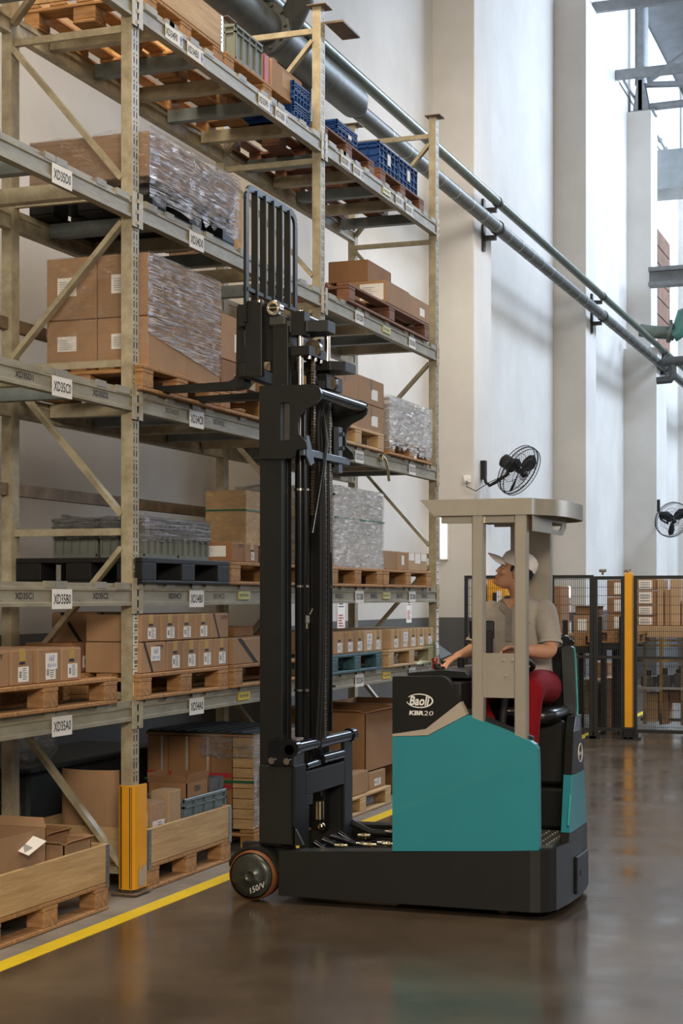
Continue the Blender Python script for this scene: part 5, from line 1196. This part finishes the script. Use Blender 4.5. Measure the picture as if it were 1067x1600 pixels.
# --- head frame: looks toward -X, slightly up, turned a touch to the camera
HC = Vector((-2.228, 8.95, 1.79))
fw = Vector((-.90, -.20, .37)).normalized(); lf = Vector((0, 0, 1)).cross(fw).normalized(); up = fw.cross(lf).normalized()
H = (Matrix((fw, lf, up)).transposed() @ Matrix.Scale(.94, 3)).to_4x4(); H.translation = HC
def hp(x, y, z): return H @ Vector((x, y, z))
def ring(z, f, b, w, n=20, sq=1.0, fx=0):
    out = []; c = (f+b)/2; a = (f-b)/2
    for j in range(n):
        t = 2*math.pi*j/n; ct, st_ = math.cos(t), math.sin(t)
        out.append(hp(c+a*math.copysign(abs(ct)**sq, ct), w*math.copysign(abs(st_)**.85, st_), z))
    return out
sk = MB()
sk.loft([ring(*q) for q in ((-.118, .070, .020, .020), (-.110, .083, .0, .036), (-.095, .089, -.03, .046), (-.075, .086, -.05, .054), (-.05, .084, -.068, .060), (-.02, .083, -.082, .066), (.01, .080, -.092, .071), (.04, .085, -.098, .074), (.07, .082, -.096, .072), (.10, .062, -.078, .058), (.118, .03, -.045, .034))])
def hb(x, y, z, rx, ry, rz, rot=0): sk.ball(Vector((0, 0, 0)), (rx, ry, rz), 12, 0, H @ Matrix.Translation((x, y, z)) @ Matrix.Rotation(rot, 4, 'Y'))
hb(.084, 0, -.100, .014, .022, .014)                                    # chin
hb(.086, 0, -.018, .014, .009, .028, -.42); hb(.0965, 0, -.036, .011, .009, .008); hb(.089, .010, -.040, .008, .006, .006); hb(.089, -.010, -.040, .008, .006, .006)   # nose
hb(.087, 0, -.060, .011, .022, .0065); hb(.086, 0, -.073, .011, .019, .0065)                # lips
hb(.074, .032, .020, .014, .022, .008); hb(.074, -.032, .020, .014, .022, .008)              # brows
hb(.058, .045, -.028, .022, .018, .022); hb(.058, -.045, -.028, .022, .018, .022)            # cheeks
for s in (1, -1): hb(-.012, s*.074, -.010, .018, .008, .030, .15); hb(-.008, s*.078, -.006, .010, .008, .020, .15)   # ears
# neck
limb(sk, [(*hp(-.035, 0, -.06), .054), (-2.205, 8.975, 1.665, .054), (-2.21, 9.0, 1.60, .062)])
# arms
def arm(sh, el, wr):
    el, wr, sh = Vector(el), Vector(wr), Vector(sh)
    limb(sk, [(*sh, .045), (*(sh.lerp(el, .5)), .045), (*el, .040), (*(el.lerp(wr, .3)), .041), (*(el.lerp(wr, .75)), .030), (*wr, .0255)])
def hand(wr, dirv, palm_n, thumb_side, curl, sc=1.):
    """dirv: wrist->knuckles; palm_n: out of the palm; thumb_side: +1/-1 along d x n"""
    d = Vector(dirv).normalized(); n = Vector(palm_n); n = (n-d*n.dot(d)).normalized(); s = d.cross(n)*thumb_side; w = Vector(wr)
    pc = w+d*.048*sc
    M = Matrix((d, s, n)).transposed().to_4x4(); M.translation = pc
    sk.ball(Vector((0, 0, 0)), (.054*sc, .040*sc, .0145*sc), 14, 0, M)
    limb(sk, [(*w, .0245*sc), (*(w+d*.03), .022*sc)])
    L = (.040, .046, .043, .034); off = (.030, .010, -.010, -.028)
    for k in range(4):
        b = w+d*(.082 if k in (1, 2) else .076)*sc+s*off[k]*sc; pts = [(*(b-d*.03), .0095*sc)]; ang = 0; p = b; pts.append((*p, .0095*sc))
        for j, (lf_, c_) in enumerate(((1., curl[0]), (.65, curl[1]), (.5, curl[2]))):
            ang += c_; dd = (d*math.cos(ang)+n*math.sin(ang)+s*(off[k]*1.6)).normalized(); p = p+dd*L[k]*lf_*sc; pts.append((*p, (.0085-.0007*j)*sc))
        C2 = [Vector(q[:3]) for q in pts]; sk.tube(C2, [q[3] for q in pts], 8)
        for q, r in zip(C2, pts): sk.ball(q, r[3], 8)
    b = w+d*.022*sc+s*.022*sc; pts = [b, b+(d*.6+s*.8+n*.15).normalized()*.035*sc, b+(d*.6+s*.8+n*.15).normalized()*.035*sc+(d*.9+s*.35+n*.3).normalized()*.032*sc, b+(d*.6+s*.8+n*.15).normalized()*.035*sc+(d*.9+s*.35+n*.3).normalized()*.032*sc+(d+n*.4).normalized()*.022*sc]
    rs = [.014*sc, .0115*sc, .010*sc, .0085*sc]; sk.tube(pts, rs, 8)
    for q, r in zip(pts, rs): sk.ball(q, r, 8)
shR, elR, wrR = (-2.405, 9.02, 1.555), (-2.455, 8.97, 1.352), (-2.510, 8.84, 1.322)
shL, elL, wrL = (-2.05, 8.97, 1.565), (-1.995, 8.84, 1.345), (-2.135, 8.63, 1.362)
arm(shR, elR, wrR); arm(shL, elL, wrL)
hand(wrR, (-.42, -.62, -.25), (-.1, -.3, -1), -1, (.22, .3, .25), 1.12)
hand(wrL, (-.80, -.45, -.12), (.25, -.55, -.9), 1, (.75, .9, .7))
body = remesh(sk.build('body', skin, P), .0045, 3, .5)
for s in (1, -1):
    m = MB(); m.ball(Vector((0, 0, 0)), (.0085, .012, .006), 12, 0, H @ Matrix.Translation((.0745, s*.031, .002))); m.ball(Vector((0, 0, 0)), (.004, .0055, .0055), 8, 1, H @ Matrix.Translation((.083, s*.031, .003)))
    m.build('eye', [white, blackp], P)
    m = MB(); m.tube([hp(.086, s*.014, .020), hp(.086, s*.028, .026), hp(.075, s*.046, .022)], [.0025, .0035, .002], 6); m.tube([hp(.0845, s*.018, .008), hp(.0855, s*.031, .011), hp(.075, s*.043, .006)], .0018, 5); m.build('eyebrow', hair, P)
m = MB(); m.tube([hp(.0955, -.018, -.0665), hp(.099, 0, -.0665), hp(.0955, .018, -.0665)], .0012, 5); m.build('lip_line', mat('lip_shadow_colour', (.22, .06, .05), .6), P)
# hair
m = MB(); rings = []
for z, f, b, w in ((-.055, -.045, -.086, .040), (-.03, -.030, -.100, .064), (0., -.012, -.112, .079), (.03, .018, -.116, .084), (.06, .06, -.114, .083), (.09, .05, -.10, .07)): rings.append(ring(z, f, b, w))
m.loft(rings)
for s in (1, -1): m.ball(Vector((0, 0, 0)), (.012, .005, .026), 10, 0, H @ Matrix.Translation((.016, s*.070, .018)))
m.build('hair', hair, P)
# cap
m = MB(); rings = []
for z, f, b, w in ((.030, .095, -.119, .089), (.062, .098, -.121, .092), (.090, .090, -.116, .087), (.112, .070, -.098, .072), (.128, .040, -.065, .048), (.134, .005, -.03, .016)): rings.append(ring(z, f, b, w, 24))
m.loft(rings); m.ball(hp(-.012, 0, .136), .007, 8)
for k in range(6):
    a = math.pi*k/3+.52; m.tube([hp(-.011+.108*math.cos(a), .0925*math.sin(a), .06), hp(-.012+.09*math.cos(a), .078*math.sin(a), .105), hp(-.012+.05*math.cos(a), .045*math.sin(a), .128), hp(-.012, 0, .136)], .0014, 4)
cp = m.build('cap', capm, P)
m = MB(); N = 14; G = []
for k in range(5):
    q = k/4; row = []
    for i in range(N+1):
        t = -1.3+2.6*i/N; y = .086*math.sin(t)/math.sin(1.3); x = .098-.055*(1-math.cos(t))+q*.088*max(0, math.cos(t*1.05))**.6
        row.append(hp(x, y*(1-.06*q), .052+.006*q-.034*(y/.086)**2-.010*q*q))
    G.append(row)
th_ = up*.005
m.loft(G+[[v-th_ for v in r] for r in G[::-1]], closed=False, caps=False)
m.build('cap_brim', capm, P)
for i, (x, y) in enumerate(((.07, -.045), (.06, -.055))):
    m = MB(); m.ball(hp(x, y, .098), .004, 8); m.build('eyelet', ink, P)
# --- shirt
m = MB()
def tring(c, rx, ry, n=22, tilt=0):
    return [Vector((c[0]+rx*math.copysign(abs(math.cos(2*math.pi*j/n))**.85, math.cos(2*math.pi*j/n)), c[1]+ry*math.copysign(abs(math.sin(2*math.pi*j/n))**.9, math.sin(2*math.pi*j/n)), c[2]+tilt*math.cos(2*math.pi*j/n))) for j in range(n)]
m.loft([tring(q[:3], q[3], q[4]) for q in ((-2.195, 9.03, 1.11, .165, .135), (-2.195, 9.03, 1.17, .172, .14), (-2.20, 9.03, 1.26, .165, .128), (-2.21, 9.02, 1.36, .172, .122), (-2.215, 9.01, 1.46, .188, .122), (-2.22, 9.01, 1.54, .195, .112), (-2.22, 9.01, 1.585, .18, .095), (-2.215, 9.0, 1.62, .12, .078), (-2.212, 8.995, 1.64, .072, .066))])
limb(m, [(-2.38, 9.02, 1.56, .070), (-2.41, 9.02, 1.50, .069), (-2.44, 8.99, 1.42, .066)])
limb(m, [(-2.07, 9.0, 1.565, .072), (-2.04, 8.94, 1.50, .070), (-2.01, 8.885, 1.415, .064)])
sh = remesh(m.build('shirt', shirt, P), .009, 3, .5)
m = MB()
for (c, d_, r) in (((-2.447, 8.985, 1.40), (-.13, -.15, -.6), .069), ((-2.008, 8.879, 1.402), (.06, -.2, -.6), .067)):
    d = Vector(d_).normalized(); c = Vector(c); m.cyl(c, c+d*.018, r, r, n=22, caps=False); m.cyl(c+d*.018, c+d*.002, r, r*.8, n=22, caps=False)
m.build('sleeve_cuff', shirt, P)
# folds
m = MB(); m.tube([(-2.02, 8.885, 1.53), (-2.06, 8.885, 1.44), (-2.09, 8.895, 1.34)], [.004, .010, .003], 6); m.tube([(-2.08, 8.89, 1.30), (-2.15, 8.89, 1.22), (-2.2, 8.89, 1.17)], [.003, .012, .004], 6); m.tube([(-2.30, 8.895, 1.33), (-2.24, 8.888, 1.25), (-2.15, 8.888, 1.22)], [.003, .010, .003], 6)
m.build('cloth_fold', shirt, P)
# collar and placket
m = MB()
for s in (1, -1):
    cx_, cy_ = -2.225, 8.985
    A_ = [Vector((cx_+s*.068*math.sin(t), cy_-.070*math.cos(t), 1.655-.030*math.cos(t)*0-.035*(math.cos(t) > 0)*math.cos(t))) for t in (.25, .7, 1.2, 1.8, 2.5, 3.1)]
    B2 = [Vector((cx_+s*(.098*math.sin(t)+.012), cy_-.098*math.cos(t), 1.625-.055*(math.cos(t) > 0)*math.cos(t)-(.02 if i == 0 else 0))) for i, t in enumerate((.25, .7, 1.2, 1.8, 2.5, 3.1))]
    m.loft([A_, B2, [v+Vector((0, 0, -.005)) for v in B2], [v*1.0+Vector((0, .004, -.012)) for v in A_]], closed=False, caps=False)
m.build('collar', shirt, P)
m = MB(); m.prism([(-2.262, 1.585), (-2.228, 1.575), (-2.232, 1.40), (-2.262, 1.40)], 'Y', 8.884, 8.90); m.build('placket', shirtd, P)
m = MB(); m.prism([(-2.285, 1.635), (-2.245, 1.578), (-2.195, 1.635)], 'Y', 8.900, 8.93); m.build('neck_opening', skin, P)
for z in (1.56, 1.50, 1.44): m = MB(); m.ball((-2.246, 8.883, z), (.005, .003, .005), 8); m.build('button', shirtd, P)
m = MB(); m.tube([(-2.155, 8.886, 1.505), (-2.15, 8.886, 1.495), (-2.143, 8.886, 1.503), (-2.137, 8.886, 1.496), (-2.125, 8.887, 1.507)], .002, 5); m.build('chest_logo', ink, P)
# --- trousers
m = MB()
m.loft([tring(q[:3], q[3], q[4]) for q in ((-2.185, 9.02, 1.075, .17, .14), (-2.185, 9.02, 1.12, .188, .15), (-2.195, 9.02, 1.17, .165, .14))])
limb(m, [(-2.065, 8.98, 1.142, .102), (-2.055, 8.78, 1.16, .094), (-2.045, 8.57, 1.155, .078), (-2.045, 8.53, 1.10, .074), (-2.05, 8.50, .95, .070), (-2.05, 8.47, .72, .066), (-2.05, 8.46, .56, .066)])
limb(m, [(-2.30, 8.98, 1.145, .098), (-2.34, 8.78, 1.155, .092), (-2.37, 8.60, 1.12, .080), (-2.35, 8.55, 1.06, .076), (-2.27, 8.52, .92, .072), (-2.28, 8.5, .72, .066), (-2.27, 8.5, .56, .066)])
remesh(m.build('trousers', pants, P), .010, 4, .5)
for x, y in ((-2.05, 8.46), (-2.24, 8.52)):
    m = MB(); rg = []
    for dy, w, h in ((.05, .034, .09), (.02, .040, .10), (-.04, .042, .08), (-.11, .046, .06), (-.17, .040, .045), (-.195, .02, .03)):
        rg.append([Vector((x+w*math.cos(2*math.pi*j/12), y+dy, .374+.002+h/2+h/2*math.sin(2*math.pi*j/12))) for j in range(12)])
    m.loft(rg); m.cyl((x, y+.02, .43), (x, y+.02, .56), .042, .05, n=12); m.build('shoe', blackp, P)
# ================================================================ MESH CAGE AND WHAT STANDS BEHIND IT
YC = 18.9
def cx(px, py=1000, Y=YC): p = onY(px, py, Y); return p.x, p.z
def panel(pa, pb_, z0, z1, label, door=False, mid=True, name='mesh_panel', fw=.04):
    xa, xb2 = cx(pa)[0], cx(pb_)[0]; t = thing(name, label, 'fence', ((xa+xb2)/2, YC, z0))
    m = MB(); f = fw
    m.box(xa, xb2, YC-.02, YC+.02, z1-f, z1); m.box(xa, xb2, YC-.02, YC+.02, z0, z0+f)
    m.box(xa, xa+f, YC-.02, YC+.02, z0+f, z1-f); m.box(xb2-f, xb2, YC-.02, YC+.02, z0+f, z1-f)
    if mid: m.box(xa+f, xb2-f, YC-.018, YC+.018, .93, .93+f*.8)
    m.build('frame', wire, t)
    m = MB(); x = xa+f+.02
    while x < xb2-f: m.box(x-.0022, x+.0022, YC-.0022, YC+.0022, z0+f, z1-f); x += .0235
    z = z0+f+.03
    while z < z1-f: m.box(xa+f, xb2-f, YC+.002, YC+.006, z-.0022, z+.0022); z += .10
    m.build('wire_mesh', wire, t, kind='stuff')
    for x in (xa+.02, xb2-.02):
        m = MB(); m.box(x-.03, x+.03, YC-.03, YC+.03, .03, z0); m.box(x-.06, x+.06, YC-.06, YC+.06, .001, .03); m.build('foot', wire, t)
    return t
panel(726, 860, .08, 1.90, 'black mesh cage panel seen through the cab, left of the driver')
panel(860.5, 927, .08, 1.90, 'black mesh cage panel between the forklift and the cage door')
panel(928, 975.5, .09, 1.885, 'narrow black mesh cage door left of the orange post')
panel(990, 1180, .08, 1.89, 'wide black mesh cage panel right of the orange post')
x0, x1 = cx(976.5)[0], cx(988.5)[0]; t = thing('cage_post', 'tall orange post of the mesh cage by the door', 'post', ((x0+x1)/2, YC, 0))
m = MB(); m.box(x0, x1, YC-.045, YC+.045, .14, 1.92, b=.006); m.build('post_tube', orange, t)
m = MB(); m.box(x0-.02, x1+.02, YC-.06, YC+.06, .001, .14, b=.01); m.build('post_base', blackp, t)
for px in (941.5, 980):
    c = cx(px)[0]; t = MB(); t.cyl((c-.04, YC, 1.95), (c+.04, YC, 1.95), .018, n=8); t.box(c-.01, c+.01, YC-.02, YC+.02, 1.90, 1.95); tag(t.build('rail_clamp', chrome, root=(c, YC, 1.90)), 'bright clamp on top of the cage rail, %s the orange post' % ('left of' if px < 950 else 'beside'), 'clamp')
t = thing('control_cabinet', 'orange cabinet with a black edge behind the driver face', 'cabinet', (*onY(772, 930, 20.4).xy, 0))
a = onY(761, 902, 20.4); b = onY(789, 938, 20.4); m = MB(); m.box(a.x, b.x, 20.4, 20.8, 0.02, a.z, b=.01); m.build('cabinet_body', orange, t)
c = onY(773, 920, 20.4).x; m = MB(); m.box(c-.02, c+.02, 20.38, 20.4, .4, 1.70); m.build('black_strip', blackp, t); m = MB(); m.box(c+.03, c+.09, 20.385, 20.4, 1.3, 1.72); m.build('label_plate', white, t)
def fbox(pa, pb_, ya, yb, Y, label, mt=card, depth=.5, lab=(), cat='box'):
    a = onY(pa, ya, Y); b = onY(pb_, yb, Y); root = ((a.x+b.x)/2, Y+depth/2, b.z)
    m = MB(); m.box(a.x, b.x, Y, Y+depth, b.z+.001, a.z, b=.006); o = m.build('cardboard_box', mt, root=root); ORG[o.name] = Vector(root); tag(o, label, cat)
    for (u0, u1, v0, v1) in lab:
        m = MB(); X0 = a.x+(b.x-a.x)*u0; X1 = a.x+(b.x-a.x)*u1; Z0_ = b.z+(a.z-b.z)*v0; Z1_ = b.z+(a.z-b.z)*v1; m.box(X0, X1, Y-.003, Y, Z0_, Z1_)
        for k in range(3): m.box(X0+.02, X1-.03, Y-.004, Y-.003, Z0_+(Z1_-Z0_)*(.2+.25*k), Z0_+(Z1_-Z0_)*(.26+.25*k), 1)
        m.build('shipping_label', [white, ink], o)
    return o
# long work rack on the right behind the cage
YW = 20.2
w = thing('assembly_rack', 'long metal work rack behind the cage, right of the orange post', 'work rack', (cx(1040, 1000, YW)[0], YW, 0))
xl, xr = cx(994, 1000, YW)[0], cx(1170, 1000, YW)[0]
zt1, zt2, zt3, zt4 = (cx(1000, y, YW)[1] for y in (978, 996, 1030, 1073))
m = MB(); m.box(xl-.05, xr, YW, YW+.7, zt2, zt1, b=.005); m.build('plank_top', cardl, w)
for z in (zt2-.05, zt2-.11, zt3-.03): m = MB(); m.box(xl, xr, YW+.02, YW+.06, z, z+.03); m.build('rail', chrome, w)
m = MB(); m.box(xl, xr, YW, YW+.7, zt4-.03, zt4); m.build('lower_shelf', mat('pale_shelf_metal', (.35, .36, .35), .4, .5), w)
for px in (1007, 1032, 1066, 1100):
    x = cx(px, 1000, YW)[0]; m = MB(); m.box(x-.02, x+.02, YW+.01, YW+.05, .08, zt2); m.build('leg', chrome, w)
m = MB(); m.box(xl, xr, YW+.3, YW+.34, .1, .14); m.build('foot_rail', chrome, w)
for i in range(4):
    X = xl+.05+i*.2; hh_ = .18+.03*(i % 3)
    m = MB(); m.box(X, X+.165, YW+.05, YW+.35, zt4+.002, zt4+.002+hh_*.7, b=.01); m.cyl((X+.08, YW+.15, zt4+hh_*.7), (X+.08, YW+.15, zt4+hh_+.02), .03, n=10); m.ball((X+.03, YW+.2, zt4+hh_*.72+.02), .03, 8)
    tag(m.build('metal_part', mat('dark_machined_part', (.08, .075, .07), .4, .6), root=(X+.08, YW+.2, zt4)), 'dark machined part on the work rack shelf, %s from the orange post' % ('first', 'second', 'third', 'fourth')[i], 'machine part', 'machined parts on the work rack')
for i, (ya, yb) in enumerate(((905, 922), (923, 945), (946, 962), (963, 977.5))):
    fbox(994, 1025, ya, yb, YW+.1, 'labelled brown box right of the orange post, %s in its column' % ('topmost', 'second from top', 'third from top', 'lowest')[i], cardd, .4, ((.12, .8, .1, .9),))
for i, (a, b, y) in enumerate(((1026, 1036, 905), (1038, 1046, 921), (1047, 1063, 905), (1064.5, 1085, 938))):
    fbox(a, b, y, 977.5, YW+.12, 'tall upright carton on the work rack, %s right of the labelled boxes' % ('first', 'second', 'third', 'fourth')[i], (cardl, card, cardl, cardl)[i], .4)
fbox(1008, 1028, 1083, 1128, YW+.2, 'cardboard box standing under the work rack', cardl, .4); fbox(1030, 1044, 1076, 1132, YW+.25, 'second cardboard box standing under the work rack', card, .4)
fbox(1046, 1120, 1078, 1100, YW+.3, 'wide brown box hanging low at the right edge of the work rack', cardd, .3)
# left side goods on dark stands
def stand(pa, pb_, py, Y, label):
    a, b = cx(pa, py, Y), cx(pb_, py, Y); t = thing('steel_stand', label, 'stand', ((a[0]+b[0])/2, Y, 0))
    m = MB(); m.box(a[0], b[0], Y, Y+.8, a[1]-.08, a[1]); m.build('deck', blackp, t)
    for x in (a[0], b[0]-.06):
        for y in (Y, Y+.74): m = MB(); m.box(x, x+.06, y, y+.06, .002, a[1]-.08); m.build('leg', blackp, t)
    for x in (a[0]-.03, b[0]-.03): m = MB(); m.box(x, x+.05, Y-.05, Y, a[1]-.2, a[1]+.32); m.build('side_upright', blackp, t)
    return a[1]
z = stand(884, 928, 1010, 19.6, 'dark steel stand with open uprights left of the cage door'); pallet_x = cx(906, 1000, 19.65)[0]
def small_pallet(xc, Y, z, w, label):
    t = pallet(0, 0, w, 0, depth=.8, label=label); t.location = (xc, Y+.4, z+.001); t.rotation_euler = (0, 0, math.pi/2); return t
small_pallet(cx(906, 1000, 19.65)[0], 19.65, z, .8, 'pale wooden pallet on the dark stand left of the cage door')
zz = z+.147; Yq = 19.66
py_ = HY+(1.65-zz)*0; 
def sbox(pa, pb_, Y, z0, z1, label, mt, lab=(), depth=.5):
    a, b = cx(pa, 1000, Y)[0], cx(pb_, 1000, Y)[0]; root = ((a+b)/2, Y+depth/2, z0); m = MB(); m.box(a, b, Y, Y+depth, z0+.001, z1, b=.005); o = m.build('cardboard_box', mt, root=root); ORG[o.name] = Vector(root); tag(o, label, 'box')
    for (u0, u1, v0, v1) in lab: m = MB(); m.box(a+(b-a)*u0, a+(b-a)*u1, Y-.003, Y, z0+(z1-z0)*v0, z0+(z1-z0)*v1); m.build('shipping_label', white, o)
    return o
sbox(896, 930, Yq, zz, zz+.23, 'low white-labelled box on the pallet left of the cage door', card, ((.2, .6, .2, .8),), .6)
oo = open_box(cx(898, 1000, Yq)[0], cx(930, 1000, Yq)[0], Yq+.05, Yq+.5, zz+.232, zz+.33, 'open brown tray box lying on the white-labelled box left of the cage door', cardd, (.4, .6, .5, .4), .2)
z = stand(938, 972, 1005, 19.5, 'dark steel stand behind the narrow cage door')
small_pallet(cx(957, 1000, 19.55)[0], 19.55, z, .62, 'wooden pallet on the stand behind the narrow cage door')
zz = z+.147
for i in range(3): sbox(948, 974, 19.56, zz+i*.205, zz+.2+i*.205, 'brown box with white label behind the cage door, %s of three' % ('lowest', 'middle', 'top')[i], cardd, ((.45, .98, .15, .85),), .5)
sbox(938, 970, 20.6, .002, .62, 'pale box standing on the floor behind the cage door', cardl); sbox(920, 950, 21.0, .002, .8, 'tall brown carton standing on the floor far behind the cage door', cardd)
o = sbox(906, 932, 20.5, .16, .60, 'film-wrapped box low behind the cage beside the seat tower', card); film(o, o.location.x-.2, o.location.x+.02, 20.5, 20.9, .16, .6, wrapd, 'xyz', 'stretch_film', .01, .01, 44)
sbox(866, 876, 20.2, .9, 1.78, 'narrow brown carton standing at the cage left of the wall', cardd)
sbox(868, 884, 19.8, .8, 1.05, 'small brown box behind the cage near the driver shoulder', cardd)
for i, (px, ya, yb) in enumerate(((887, 916, 934), (888, 945, 957), (888, 972, 990))):
    a = onY(px, ya, 21.5); b = onY(px, yb, 21.5)
    t = thing('strip_light', 'small bright white strip behind the cage, %s' % ('upper', 'middle', 'lower')[i], 'light', tuple(b)); m = MB(); m.box(a.x-.03, a.x+.03, 21.5, 21.53, b.z, a.z, b=.005); m.build('tube', MATS['lit_tube'] if i == 0 else white, t)
    m = MB(); m.box(a.x-.035, a.x+.035, 21.53, 21.55, b.z-.02, a.z+.02); m.build('holder', paperg, t)
